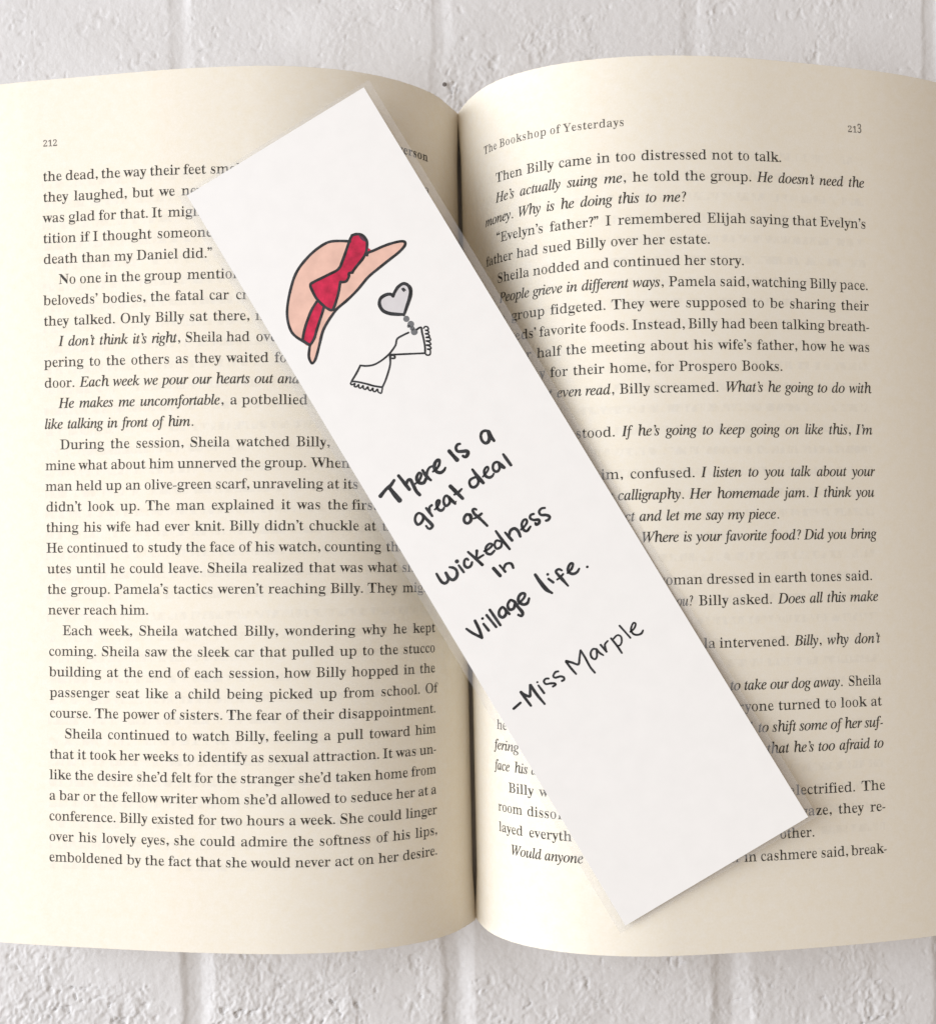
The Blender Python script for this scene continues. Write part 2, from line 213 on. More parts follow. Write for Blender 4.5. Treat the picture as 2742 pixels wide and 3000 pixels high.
  'sig': [[[-20.08,-42.01,0.47],[-18.02,-41.64,0.47]],[[-16.77,-39.85,0.51],[-16.57,-41.78,0.55],[-16.39,-43.42,0.47]],[[-16.76,-39.63,0.55],[-16.31,-40.58,0.55],[-15.54,-41.49,0.55],[-14.97,-40.7,0.51],[-14.15,-39.38,0.51]],[[-14.11,-39.4,0.55],[-13.96,-41.97,0.55],[-13.55,-44.66,0.43]],[[-12.61,-40.37,0.39],[-12.41,-42.52,0.43]],[[-12.45,-39.62,0.41],[-12.44,-39.68,0.41]],[[-9.85,-40.25,0.39],[-10.42,-39.95,0.39],[-11.07,-40.2,0.39],[-11.03,-40.96,0.39],[-9.99,-41.41,0.43],[-9.2,-41.92,0.43],[-9.35,-42.24,0.43],[-10.0,-42.26,0.39]],[[-7.18,-39.97,0.39],[-7.83,-39.8,0.39],[-8.68,-40.27,0.39],[-8.46,-40.85,0.43],[-7.34,-41.18,0.43],[-6.83,-41.76,0.43],[-7.08,-42.24,0.43],[-7.63,-42.21,0.39]],[[-4.57,-39.04,0.47],[-4.39,-40.8,0.47],[-4.07,-42.52,0.39]],[[-4.5,-38.92,0.51],[-3.57,-39.82,0.43],[-2.54,-40.93,0.43],[-1.59,-39.86,0.39],[-0.49,-38.49,0.35]],[[-0.49,-38.49,0.39],[-0.46,-40.32,0.43],[-0.57,-42.74,0.43],[-0.34,-44.41,0.39]],[[2.73,-40.12,0.39],[2.01,-39.69,0.39],[1.16,-40.15,0.39],[0.82,-41.08,0.39],[1.22,-41.84,0.39],[1.94,-41.52,0.39],[2.59,-40.33,0.39]],[[2.69,-40.17,0.39],[2.87,-41.18,0.43],[3.31,-42.07,0.31]],[[3.98,-39.73,0.39],[4.33,-41.78,0.39]],[[4.38,-41.4,0.39],[4.83,-40.2,0.39],[5.81,-39.81,0.31]],[[6.73,-39.69,0.39],[7.01,-41.84,0.43],[7.09,-43.77,0.35]],[[6.97,-40.12,0.35],[8.24,-39.82,0.35],[8.81,-40.48,0.35],[8.39,-41.54,0.35],[7.69,-42.02,0.35],[7.09,-41.89,0.35]],[[9.81,-38.25,0.39],[10.48,-41.84,0.35]],[[11.12,-40.68,0.35],[12.27,-40.47,0.35],[13.07,-39.82,0.35],[12.93,-39.37,0.35],[12.29,-39.57,0.35],[11.48,-40.45,0.39],[11.53,-41.49,0.39],[12.28,-42.12,0.39],[13.13,-42.22,0.39],[13.78,-41.82,0.31]]],
}
# serif outlines: "advance|x y x y ...;hole ..." in 1/1000 units
GLYPH = {
  'R1': '375|73 0 73 36 132 37 162 45 171 53 176 79 161 416 130 396 75 348 63 347 56 359 47 400 80 412 145 447 186 482 238 482 233 66 242 47 274 37 334 36 334 0',
  'R2': '375|39 0 44 69 198 245 230 287 244 327 248 371 246 395 241 413 228 427 191 443 174 445 150 442 126 432 106 416 97 393 92 364 98 329 75 336 62 344 55 357 48 396 53 426 69 454 100 474 144 485 218 483 250 473 275 456 292 434 302 407 305 359 299 329 285 298 227 220 148 138 68 74 262 75 293 86 305 95 316 141 329 141 326 0',
  'R3': '375|133 -5 86 5 58 23 44 47 41 74 45 103 57 120 66 125 62 126 63 100 68 79 86 62 109 50 133 43 174 41 206 49 238 66 257 95 263 139 259 163 248 184 203 216 171 224 107 227 107 269 170 272 200 281 236 316 244 340 247 367 245 390 239 409 229 424 189 443 153 444 119 430 106 419 94 391 90 358 97 341 71 348 59 356 52 367 46 401 49 423 58 444 74 461 98 475 129 483 173 486 215 483 247 474 273 458 292 436 302 409 306 377 303 348 295 323 282 301 264 283 242 267 203 256 238 252 270 238 297 216 316 184 323 138 317 90 301 52 276 25 244 7 207 -3',
  'RB': '443|16 0 16 17 52 25 90 44 95 60 97 369 90 412 79 421 30 438 15 439 15 455 220 455 311 444 360 409 374 351 365 302 336 268 265 247 349 223 385 185 396 132 392 93 379 61 358 35 327 15 289 4 238 0;166 252 220 254 250 261 291 290 304 314 307 345 305 373 299 395 280 412 239 431 203 433 163 417 160 391;248 27 271 35 296 49 314 69 321 95 323 128 320 162 310 188 267 221 231 228 166 231 161 51 166 41 208 25',
  'RD': '496|20 0 20 17 53 23 89 39 94 54 94 397 88 415 50 433 15 439 15 455 222 455 295 449 347 429 390 396 421 351 440 295 446 228 422 101 352 25 228 0;222 24 262 30 298 47 336 75 358 115 369 166 373 229 357 342 298 410 223 433 196 429 165 415 160 385 161 55 165 42 196 29',
  'RE': '442|14 0 14 17 51 22 90 41 96 57 96 394 90 413 51 433 16 439 16 455 383 455 399 320 383 320 369 386 350 406 314 420 276 428 200 428 166 417 161 400 167 246 221 248 253 256 272 269 288 345 304 345 304 118 287 118 274 195 267 206 226 218 167 222 162 53 167 42 200 31 230 28 290 32 341 48 367 60 380 75 411 143 425 143 388 0',
  'RH': '523|16 0 15 17 52 24 90 43 95 59 95 398 89 413 51 431 16 439 16 455 242 455 242 439 214 435 166 415 161 394 166 251 357 251 363 394 358 415 310 435 282 439 282 455 507 455 507 439 471 431 434 414 429 399 427 81 434 44 471 25 507 17 507 0 282 0 282 17 318 24 356 41 362 58 364 81 357 221 166 221 160 81 162 59 167 43 205 24 242 17 242 0',
  'RI': '261|14 0 13 17 50 26 88 42 95 56 96 405 89 419 52 433 13 439 13 455 244 455 244 439 207 433 169 419 163 405 161 77 167 44 216 23 246 17 245 0',
  'RN': '494|99 350 104 57 92 42 129 24 167 17 166 0 18 0 18 17 45 20 92 41 79 51 78 79 97 388 71 412 18 439 34 455 147 455 398 169 394 404 407 414 359 435 331 439 331 455 480 455 480 439 443 432 406 414 419 398 406 -11',
  'RO': '525|228 -9 199 -3 173 7 130 38 92 81 65 134 51 195 51 260 65 321 92 374 131 417 174 448 201 458 265 466 327 458 353 448 395 418 433 376 460 323 475 261 475 195 460 134 433 81 394 38 351 7 324 -3 294 -9;265 12 332 36 388 108 401 228 398 293 386 346 364 389 329 419 295 437 260 443 192 419 137 347 123 228 127 163 138 109 161 67 196 37 230 18',
  'RP': '418|16 0 15 17 52 24 90 43 95 59 95 398 89 413 51 431 16 439 16 455 265 454 302 449 328 440 360 415 380 378 387 332 383 296 372 266 353 240 325 221 289 209 242 206 166 206 160 81 162 59 167 43 205 24 242 17 242 0;166 230 231 232 257 240 282 253 303 271 312 297 314 329 312 361 305 387 289 406 241 428 204 430 165 418 160 398',
  'RS': '390|47 158 61 158 79 77 96 50 164 19 197 15 220 17 241 24 278 51 293 69 301 89 293 117 270 140 139 210 113 231 94 253 82 276 74 302 73 358 82 403 90 421 102 437 117 449 137 459 185 466 246 458 301 445 318 447 317 454 324 466 337 319 323 319 305 385 296 402 249 429 213 443 173 443 138 426 111 398 102 380 100 364 108 349 137 325 268 260 303 233 323 204 334 171 337 133 330 80 310 38 297 21 278 8 254 -2 192 -10 148 -6 86 12 64 10 66 3 60 -11',
  'RT': '423|92 0 92 17 130 23 170 42 176 59 178 81 157 433 116 430 85 420 50 403 41 380 28 318 12 318 26 455 395 455 408 317 394 317 381 382 336 420 262 433 241 81 243 58 249 41 288 23 328 17 328 0',
  'RW': '611|183 -11 47 407 40 419 8 433 -15 439 -14 455 181 455 181 439 157 435 120 420 119 400 127 373 223 153 323 353 300 413 268 429 229 439 229 455 439 455 439 439 413 436 391 427 371 412 374 397 474 166 554 406 565 417 539 430 503 439 503 455 608 455 624 439 600 429 568 410 577 396 436 -11 316 309 178 -11',
  'RY': '426|102 0 101 17 138 24 175 43 181 59 182 179 53 406 15 429 -13 438 -10 455 207 455 207 438 184 437 137 423 135 409 248 226 360 408 352 424 326 435 295 438 295 455 424 455 439 438 388 416 374 405 376 392 247 203 248 59 253 43 291 24 328 17 328 0',
  'Ra': '344|255 -10 235 -5 207 35 168 11 128 -4 95 -9 79 -6 66 0 48 26 42 63 46 91 56 115 76 136 104 155 143 173 217 190 221 241 219 258 210 272 178 290 148 296 123 293 85 270 95 257 100 239 100 220 95 202 85 192 69 192 61 203 56 223 56 252 66 278 96 308 137 317 203 315 230 307 249 292 260 271 268 244 271 210 271 52 275 40 309 35 320 42 294 7 275 -6;158 34 207 54 219 63 211 169 154 151 117 123 96 84 101 56 123 39',
  'Rb': '361|59 -11 64 407 61 420 31 434 8 439 9 455 123 455 130 279 162 301 191 314 221 318 240 316 271 299 296 266 314 221 320 166 312 103 290 51 260 13 242 0 220 -8 192 -10 162 -6 134 7 105 28 52 -11;183 14 204 18 225 30 247 49 261 77 267 160 260 228 251 251 231 267 207 277 174 279 130 262 117 242 116 69 139 38 158 20',
  'Rc': '293|155 -10 135 -8 116 -1 83 26 57 68 43 120 43 181 49 210 73 260 102 297 122 309 146 317 175 319 203 317 221 310 237 298 247 283 255 245 253 223 248 209 238 204 225 209 218 251 219 271 202 286 185 294 169 297 136 285 102 248 90 187 93 142 102 105 119 76 142 55 173 42 204 38 228 42 250 53 271 72 284 60 248 21 202 -2',
  'Rd': '370|139 -10 121 -8 91 10 65 44 48 91 41 147 48 210 67 261 94 297 110 309 126 316 146 318 174 314 201 301 232 280 245 401 243 413 234 423 203 435 176 439 176 455 303 455 298 60 300 49 306 41 352 28 337 11 267 1 237 -10 230 39 201 12 172 -5;182 30 228 51 245 76 245 242 232 262 196 276 174 281 152 277 129 267 110 250 102 225 96 153 101 83 109 58 127 42 150 32',
  'Re': '301|153 -10 133 -8 114 -1 81 26 57 69 43 125 43 187 57 240 83 282 96 298 112 309 132 316 157 318 193 314 218 301 235 280 248 251 257 216 261 173 267 166 100 166 106 97 141 56 199 42 226 47 248 62 270 86 284 73 247 27 200 -1;101 192 205 192 223 215 221 241 212 261 186 288 175 295 161 297 134 286 103 255 94 203',
  'Rf': '214|15 0 15 16 71 35 74 55 68 277 23 277 23 310 68 310 77 386 86 413 99 436 118 452 141 461 174 465 200 463 226 446 240 417 241 386 236 367 229 357 218 356 210 365 207 400 216 426 211 433 190 442 168 442 130 419 126 390 132 310 196 310 196 277 132 277 127 47 132 34 167 20 199 16 199 0',
  'Rg': '327|146 -140 106 -138 75 -132 54 -122 34 -92 31 -75 39 -54 50 -38 90 -26 58 -10 48 9 47 46 58 74 88 98 124 110 72 135 51 169 44 212 50 251 68 282 96 305 111 312 157 318 205 312 230 304 308 304 308 268 249 268 261 248 269 203 264 167 249 137 224 116 193 104 126 103 111 100 112 94 97 80 81 71 89 59 112 51 233 45 268 33 285 13 292 -18 297 -67 290 -92 271 -113 239 -128 197 -137;157 124 172 127 205 146 217 163 221 211 217 260 208 276 172 295 157 297 143 295 113 276 97 260 92 211 97 163 113 146 117 134;161 -116 218 -111 252 -94 272 -66 276 -55 273 -47 243 -37 205 -34 89 -34 84 -45 67 -58 57 -73 64 -84 93 -103 133 -115',
  'Rh': '381|19 0 18 16 70 33 74 56 73 412 70 422 19 440 20 455 132 455 140 267 177 295 210 313 242 318 280 306 301 271 308 212 309 43 313 33 363 16 361 0 218 0 202 16 223 21 252 34 257 56 256 234 249 258 218 270 203 271 183 267 127 235 127 43 130 33 180 16 164 0',
  'Ri': '198|93 364 80 376 73 399 73 426 81 449 93 462 109 462 121 449 128 426 128 399 121 376 108 364;19 0 18 16 70 32 74 56 74 267 71 278 41 289 20 293 21 310 133 310 127 43 130 33 180 16 164 0',
  'Rj': '210|98 365 86 378 79 400 79 427 86 450 99 463 114 463 127 450 134 427 134 400 127 378 114 365;19 -139 4 -136 -12 -124 -26 -105 -33 -82 -33 -58 -29 -40 -21 -30 -8 -30 0 -39 4 -73 0 -87 -9 -100 11 -111 31 -117 56 -109 72 -100 83 -87 86 -54 85 265 81 277 48 290 22 294 22 310 144 310 134 -58 125 -87 112 -110 92 -127 69 -137',
  'Rk': '359|18 0 17 16 70 33 74 56 74 412 71 422 20 439 21 455 132 455 139 169 244 269 266 278 228 292 206 293 206 310 344 310 345 293 320 289 261 260 220 209 335 34 365 18 376 16 361 0 211 0 211 16 229 18 261 32 255 43 163 147 128 134 127 43 130 33 180 16 164 0',
  'Rl': '199|19 0 18 16 70 32 74 56 74 411 71 421 42 434 20 439 21 455 133 455 127 43 130 33 180 16 164 0',
  'Rm': '554|19 0 18 16 70 33 74 56 73 266 70 276 40 289 19 294 21 310 131 310 138 265 175 294 208 312 237 318 269 312 317 261 350 293 385 312 417 318 454 306 474 271 482 212 483 43 486 33 536 16 520 0 393 0 377 16 427 34 432 56 431 234 423 258 392 270 377 271 358 268 304 237 303 44 306 34 356 16 340 0 215 0 199 16 249 34 254 56 253 233 245 258 232 265 199 271 180 267 126 235 125 44 128 34 177 16 162 0',
  'Rn': '381|19 0 18 16 70 33 74 56 73 266 70 276 40 289 19 294 21 310 132 310 140 267 176 296 210 313 242 318 280 306 301 271 308 212 309 43 313 33 363 16 361 0 218 0 202 16 223 21 252 34 257 56 256 234 249 258 218 270 203 271 183 267 127 235 127 43 130 33 180 16 164 0',
  'Ro': '336|169 -10 140 -8 117 -1 99 11 69 47 48 96 41 154 48 213 69 262 99 297 116 309 140 316 168 318 196 316 219 309 237 298 266 263 287 214 295 154 288 94 266 46 237 11 220 -1 197 -8;169 11 186 14 219 39 237 64 242 154 236 245 218 271 185 296 169 299 151 296 117 271 100 245 95 154 100 64 118 39 152 14',
  'Rp': '371|18 -139 17 -124 68 -107 73 -92 74 261 71 275 19 295 35 310 127 310 136 263 166 294 198 313 231 319 249 317 265 310 293 283 315 241 326 189 326 128 314 72 292 28 262 0 246 -8 227 -10 198 -5 170 9 140 32 126 -58 131 -99 140 -107 185 -122 197 -123 197 -139;195 28 217 32 241 42 259 59 268 84 275 154 269 223 262 248 245 265 221 275 199 278 179 273 127 235 126 69 143 46',
  'Rr': '287|19 0 18 16 70 32 74 56 74 267 71 278 20 293 22 310 130 310 140 252 158 272 188 288 212 311 233 318 254 312 264 293 267 266 265 243 259 228 248 222 238 226 224 250 201 259 179 258 162 241 134 228 127 192 129 42 135 32 167 21 197 16 197 0',
  'Rs': '288|151 -10 110 -3 72 9 55 7 56 1 51 -9 39 105 52 105 72 39 121 17 156 16 181 27 202 46 209 58 208 76 191 92 117 130 83 155 65 185 59 220 61 247 76 291 89 306 111 316 149 319 206 306 226 306 230 319 240 222 228 222 216 262 206 277 166 294 136 295 114 286 95 269 85 249 99 232 181 189 214 165 230 136 235 95 229 39 219 18 203 2 180 -7',
  'Rt': '228|122 -9 104 -7 90 -1 76 26 70 71 64 279 36 279 40 300 105 369 129 424 129 310 201 310 201 279 129 279 123 69 130 51 139 45 168 40 183 44 195 56 206 75 222 66 197 24 156 -1',
  'Ru': '375|108 -7 93 2 83 17 70 65 68 248 64 274 33 289 11 294 13 310 126 310 121 63 134 46 164 37 196 39 249 66 249 263 246 275 214 289 189 294 190 310 308 310 303 56 307 46 360 30 357 13 272 3 242 -10 236 40 201 13 165 -4 147 -9',
  'Rv': '306|155 -10 47 272 17 288 -3 293 13 310 164 310 164 294 141 292 107 276 185 122 245 272 242 284 224 292 203 294 203 310 289 310 305 295 253 269 266 258 147 -10',
  'Rw': '435|135 -10 33 272 -10 293 5 310 123 310 138 293 93 282 94 266 166 127 233 235 217 276 177 294 168 295 169 310 307 310 323 293 274 276 276 262 335 141 390 275 403 281 356 295 356 310 430 310 445 295 402 277 413 268 411 258 298 -10 224 197 127 -10',
  'Rx': '319|11 0 5 15 51 37 63 56 145 136 61 263 18 289 5 293 20 310 168 310 169 294 118 280 124 269 182 206 243 279 254 284 201 294 201 310 306 310 311 296 266 275 254 254 176 184 275 36 307 18 319 15 303 0 155 0 155 16 203 26 207 30 200 48 139 114 90 51 74 34 83 23 98 17 118 15 118 0',
  'Ry': '300|41 -139 25 -125 16 -100 16 -73 21 -53 29 -41 42 -41 49 -49 52 -87 57 -94 86 -99 104 -88 120 -65 142 -5 52 260 40 275 11 291 -3 293 11 310 162 310 162 293 108 281 108 267 185 119 242 274 255 281 203 293 203 310 284 310 300 293 252 271 264 258 162 -24 140 -77 118 -111 106 -122 65 -139',
  'Rz': '293|28 0 26 14 176 287 106 286 65 272 56 258 44 216 29 216 42 310 259 310 253 291 116 25 181 27 232 44 243 59 260 107 273 107 256 0',
  'IB': '439|-37 -2 -34 16 -9 18 15 29 29 54 102 410 101 429 91 441 51 450 54 467 228 468 316 456 371 422 392 365 382 315 346 276 286 251 330 230 359 193 371 145 370 116 363 90 350 66 331 46 308 29 280 15 247 5 172 -3;221 265 256 274 283 290 301 311 312 337 314 369 302 408 274 431 215 439 198 437 190 432 180 409 151 269 153 265 160 262;195 27 230 39 257 58 276 83 286 115 288 152 283 178 274 199 259 214 239 225 212 232 150 233 142 227 109 72 106 44 111 31 125 26',
  'ID': '507|-39 -2 -35 16 -11 18 14 28 28 53 102 411 101 428 91 441 50 450 54 467 235 468 278 465 317 457 353 444 385 426 411 404 433 377 450 345 461 310 467 272 466 236 461 201 450 167 435 136 415 106 391 80 363 56 331 36 295 19 255 7 213 0 167 -3;204 27 237 35 265 46 291 63 313 82 349 131 371 190 380 254 380 287 373 333 359 371 337 401 308 423 271 435 215 439 197 436 187 428 173 386 108 71 106 49 112 35 139 27',
  'IE': '454|-37 -2 -34 16 -10 18 14 27 28 53 102 411 101 428 91 441 51 450 54 467 415 467 401 362 384 362 373 412 358 428 329 436 213 439 197 436 188 430 176 395 147 262 230 264 253 269 270 278 282 290 299 328 317 327 280 159 262 159 260 200 255 218 245 228 228 233 142 235 107 62 107 40 116 31 136 27 198 26 255 31 299 45 334 70 362 106 376 130 395 129 354 -2',
  'IH': '520|-37 -2 -34 16 3 21 16 30 26 47 101 400 102 419 97 435 82 444 51 450 54 467 245 466 242 449 219 447 195 437 180 411 151 275 154 264 341 262 357 266 386 399 387 419 382 435 367 444 335 450 339 467 530 466 526 449 502 447 479 437 465 412 395 79 390 45 396 29 411 20 442 15 439 -2 248 -2 251 16 289 21 302 30 311 47 348 218 345 229 158 231 142 227 106 59 107 36 117 24 157 15 154 -2',
  'II': '245|-34 -2 -30 16 7 21 20 30 29 47 104 400 106 419 100 435 85 444 54 450 58 467 251 466 248 449 223 447 200 437 186 412 112 54 113 36 123 24 163 15 160 -2',
  'IP': '403|-37 -2 -34 16 -10 17 14 27 28 52 102 410 101 429 91 441 51 450 54 467 240 468 320 456 371 420 391 361 390 334 383 310 371 287 354 268 333 251 307 238 278 227 208 219 142 219 138 213 106 55 108 35 119 23 168 15 164 -2;219 249 253 259 278 277 295 300 305 329 307 364 303 389 295 408 283 423 266 433 244 440 206 441 192 435 182 419 149 263 151 247',
  'IW': '592|80 -12 69 413 58 437 33 448 10 451 12 467 204 466 201 450 162 444 154 437 146 410 147 118 296 356 294 413 283 437 261 448 237 450 239 467 423 466 419 450 393 447 379 440 372 425 369 397 371 123 531 397 540 431 536 440 521 446 491 451 496 467 642 467 640 450 624 447 601 432 577 401 322 -13 304 -12 300 308 98 -13',
  'Ia': '342|50 -11 33 -9 18 -2 5 9 -5 24 -15 64 -14 101 -8 139 4 176 21 213 44 246 71 276 101 300 132 314 164 319 190 315 209 302 215 283 220 311 277 311 225 70 223 45 226 39 240 42 277 83 291 72 258 26 226 -2 196 -11 179 -7 167 4 163 23 170 75 182 115 164 77 121 21 99 3 75 -7;80 36 99 42 121 61 143 89 164 123 182 162 194 202 200 240 195 279 184 292 167 296 148 293 129 282 111 264 94 239 67 174 53 104 53 73 57 52 66 40',
  'Ib': '340|57 -9 16 3 -7 24 -11 41 61 412 61 443 57 449 20 454 23 470 75 477 119 489 133 489 138 480 90 253 117 289 154 312 194 319 222 316 245 307 266 291 282 271 292 246 297 218 292 163 271 110 237 63 193 24 140 -2 112 -9;94 12 118 15 141 25 163 42 183 64 200 90 224 152 229 182 227 231 211 262 199 273 185 279 169 281 150 277 131 268 114 252 99 230 86 201 51 46 56 24 70 15',
  'Ic': '298|100 -11 70 -7 44 3 22 21 5 45 -6 74 -11 131 -2 176 17 219 46 257 83 288 114 305 146 316 180 319 218 312 244 293 252 281 254 255 246 237 230 227 201 229 190 239 185 260 197 286 197 293 180 296 157 293 136 284 116 269 98 248 83 224 62 165 57 107 67 64 77 47 89 35 104 28 121 26 153 32 186 51 223 85 238 70 193 25 148 -2',
  'Id': '355|62 -11 40 -8 22 -1 6 12 -6 28 -14 49 -17 96 -7 144 14 194 44 242 80 281 110 303 141 315 173 319 198 316 216 308 224 296 245 426 244 441 239 448 203 453 206 470 257 476 309 490 318 485 319 473 240 80 235 44 241 34 247 33 259 38 301 83 317 72 281 25 250 -2 234 -9 217 -11 196 -7 183 6 177 27 183 77 193 110 177 73 134 19 112 3 88 -7;99 32 122 46 145 71 168 105 187 144 201 184 210 224 212 259 207 280 196 293 180 297 160 294 139 284 119 266 100 242 83 212 57 140 51 107 52 64 62 43 79 32',
  'Ie': '287|89 -10 61 -6 37 3 17 19 1 41 -9 67 -14 121 -5 166 15 211 45 252 81 286 112 304 144 315 176 319 212 313 236 295 246 266 242 238 226 211 199 187 161 166 113 151 56 140 55 98 63 59 84 36 117 28 148 34 180 53 216 84 231 71 209 45 166 10 142 -1 117 -7;57 160 94 169 127 183 153 201 171 222 182 246 184 271 181 285 174 293 162 295 136 288 109 265 85 229',
  'If': '199|-39 -156 -63 -151 -81 -136 -88 -116 -86 -99 -77 -88 -62 -84 -47 -87 -38 -95 -34 -113 -37 -130 -23 -129 -15 -121 3 -73 51 281 -13 281 -9 306 54 306 69 385 84 421 105 451 129 472 156 485 186 490 219 483 243 465 253 438 250 420 238 409 219 406 203 409 192 419 189 442 191 460 178 466 157 457 141 430 116 306 195 306 193 281 113 281 88 96 71 7 42 -87 19 -125 -8 -148',
  'Ig': '286|39 -153 10 -146 -15 -133 -34 -117 -46 -97 -51 -74 -43 -37 -15 -3 30 24 15 31 3 43 -1 57 5 76 47 121 20 139 2 164 -6 195 -5 217 0 238 23 275 60 304 106 319 150 320 220 300 274 297 276 264 230 264 236 247 237 213 232 192 209 154 173 127 128 113 76 113 61 95 59 87 64 77 81 67 143 46 195 21 213 5 224 -15 229 -40 228 -62 223 -82 212 -101 198 -117 157 -142 104 -154;104 132 128 139 149 160 164 191 172 229 170 264 158 287 140 298 117 298 94 283 75 256 62 221 60 182 66 154 80 137;83 -130 137 -122 167 -98 176 -60 169 -41 153 -26 105 -2 52 15 21 -9 3 -35 -2 -64 9 -100 37 -122',
  'Ih': '402|305 -10 286 -7 270 -1 256 10 245 24 235 60 238 115 261 276 256 304 246 316 231 320 208 315 184 298 160 270 139 236 125 203 117 171 90 -2 22 -2 87 450 82 467 67 476 34 480 39 513 168 512 141 331 129 277 166 328 207 358 252 369 294 360 321 334 332 283 307 89 311 51 318 41 329 38 354 45 372 54 388 31 360 8 332 -5',
  'Ii': '177|89 392 71 402 60 418 59 437 68 454 85 464 104 464 122 454 134 438 135 418 126 401 109 392;34 -11 13 -6 0 7 -6 36 40 264 36 276 24 282 -3 286 -1 301 111 318 116 308 59 52 64 37 70 35 83 40 124 87 139 74 104 26 69 -1',
  'Ij': '174|91 392 74 402 62 418 61 437 70 454 87 464 106 464 124 454 136 438 137 418 128 401 111 392;-41 -156 -67 -150 -86 -133 -94 -111 -92 -94 -83 -84 -68 -80 -53 -84 -43 -93 -39 -130 -34 -132 -27 -128 -10 -87 7 2 43 256 42 271 36 280 -2 286 1 302 93 318 106 317 111 305 68 23 55 -36 39 -83 11 -132 -13 -150',
  'Ik': '339|205 -8 184 8 164 40 110 158 74 127 44 -2 -17 -2 76 434 73 446 64 451 31 454 35 470 139 490 149 485 148 465 77 159 196 258 206 271 209 280 206 286 176 293 182 308 322 307 319 291 290 287 263 274 156 192 218 64 229 48 240 39 259 43 296 82 311 69 279 24 247 -1 232 -8',
  'Il': '173|22 -9 4 0 -6 16 -5 55 71 427 70 441 63 451 28 457 29 473 140 489 146 481 57 57 58 42 65 37 77 42 117 85 133 72 97 25 62 -1 47 -8',
  'Im': '550|410 -10 389 -6 376 8 370 45 410 234 409 264 404 270 384 270 358 255 330 227 301 186 275 136 243 48 231 -2 172 -2 223 225 226 257 219 270 203 271 183 261 158 241 131 213 106 177 75 109 43 -2 -16 -2 41 258 40 270 32 279 -4 286 -1 302 56 308 94 317 110 318 116 308 82 180 136 256 192 303 244 318 269 314 285 300 291 277 286 224 275 187 325 259 378 304 429 318 454 314 470 299 477 268 434 50 438 39 449 39 463 50 493 89 508 76 477 28 445 -1',
  'In': '364|223 -12 203 -7 189 7 183 28 192 87 215 196 223 254 216 270 201 271 182 261 137 217 96 156 73 104 45 -2 -15 -2 40 239 42 263 38 274 28 280 -3 283 -1 299 112 319 118 315 119 307 84 180 110 222 140 256 169 283 196 302 221 314 244 318 268 313 283 300 290 269 286 232 246 49 251 38 257 36 269 42 305 93 321 83 291 30 258 -1',
  'Io': '351|106 -11 74 -7 46 3 22 20 3 43 -9 70 -14 102 -9 154 11 204 44 249 85 286 132 311 182 319 216 316 244 306 269 288 288 266 300 238 305 206 301 160 285 114 259 71 224 35 173 3 140 -7;129 16 161 34 190 66 213 109 230 156 237 204 237 226 229 266 210 288 180 296 159 293 139 283 119 266 101 243 71 182 55 115 58 62 72 32 83 22 96 16',
  'Ip': '340|-90 -151 -87 -135 -53 -129 -37 -115 -28 -86 39 250 39 270 33 278 -4 284 -1 300 55 307 97 318 110 318 116 310 99 252 129 289 167 312 207 319 232 316 253 308 271 294 285 275 294 252 298 226 293 171 274 116 242 67 202 27 154 -1 128 -8 81 -9 63 -4 51 3 34 -113 39 -125 54 -133 88 -136 85 -151;100 12 134 21 166 46 194 84 215 129 228 179 230 228 223 258 207 277 183 283 162 280 142 269 124 251 107 226 95 196 64 40 69 24 80 15',
  'Ir': '224|-16 -2 33 231 36 259 32 273 21 278 -7 282 -6 299 93 318 106 318 110 307 80 182 119 257 156 303 188 319 206 315 219 302 224 283 220 260 206 243 186 238 170 241 152 259 153 265 109 198 72 109 43 -2',
  'Is': '248|61 -10 13 3 0 2 -6 -6 -25 -6 -16 108 0 107 14 54 25 36 38 23 53 15 84 15 106 28 117 53 114 84 94 118 35 194 26 216 21 238 23 260 30 279 43 296 60 309 80 317 121 318 168 306 182 306 187 317 204 316 197 212 180 212 165 260 143 287 112 296 95 291 83 278 79 261 91 229 143 165 169 123 177 100 178 71 167 39 146 13 116 -5 98 -9',
  'It': '187|34 -11 13 -7 0 6 -5 26 -1 62 46 281 0 281 1 299 42 315 77 346 110 395 131 394 110 306 167 306 163 281 106 281 61 45 65 35 80 39 119 82 134 68 101 24 68 -2',
  'Iu': '364|46 -11 21 -5 4 12 -2 38 2 83 36 247 35 272 28 281 -7 286 -5 302 106 318 113 312 62 73 62 43 68 37 89 37 118 57 150 93 183 143 211 204 240 311 298 311 250 72 248 47 252 36 258 35 271 40 309 87 324 75 293 27 259 -1 223 -11 202 -7 189 6 183 27 186 61 209 151 184 102 155 61 128 30 101 7 74 -6',
  'Iv': '297|59 -10 27 231 20 256 8 275 -3 281 -26 284 -24 301 62 318 74 303 85 259 107 61 191 172 219 224 221 243 192 275 188 288 191 305 203 316 221 320 240 314 254 298 260 274 250 225 216 161 157 83 77 -11',
  'Iw': '446|46 -10 23 234 17 259 5 278 -5 284 -24 287 -23 302 63 319 74 302 83 252 93 94 217 319 233 319 272 73 331 154 357 197 369 229 369 244 344 276 342 296 349 310 364 318 382 318 399 306 408 286 410 273 403 231 379 179 337 115 243 -11 228 -10 191 218 63 -11',
  'Iy': '270|-45 -155 -62 -148 -72 -134 -73 -117 -66 -104 -51 -96 -35 -96 -10 -105 6 -102 35 -67 76 -6 13 235 5 256 -8 274 -28 283 -45 286 -43 301 45 319 54 311 73 259 103 143 120 60 193 206 199 233 192 251 171 266 164 279 163 296 171 310 186 318 206 317 224 306 235 286 237 273 234 241 222 202 173 101 120 10 62 -77 33 -113 5 -139 -22 -154',
}

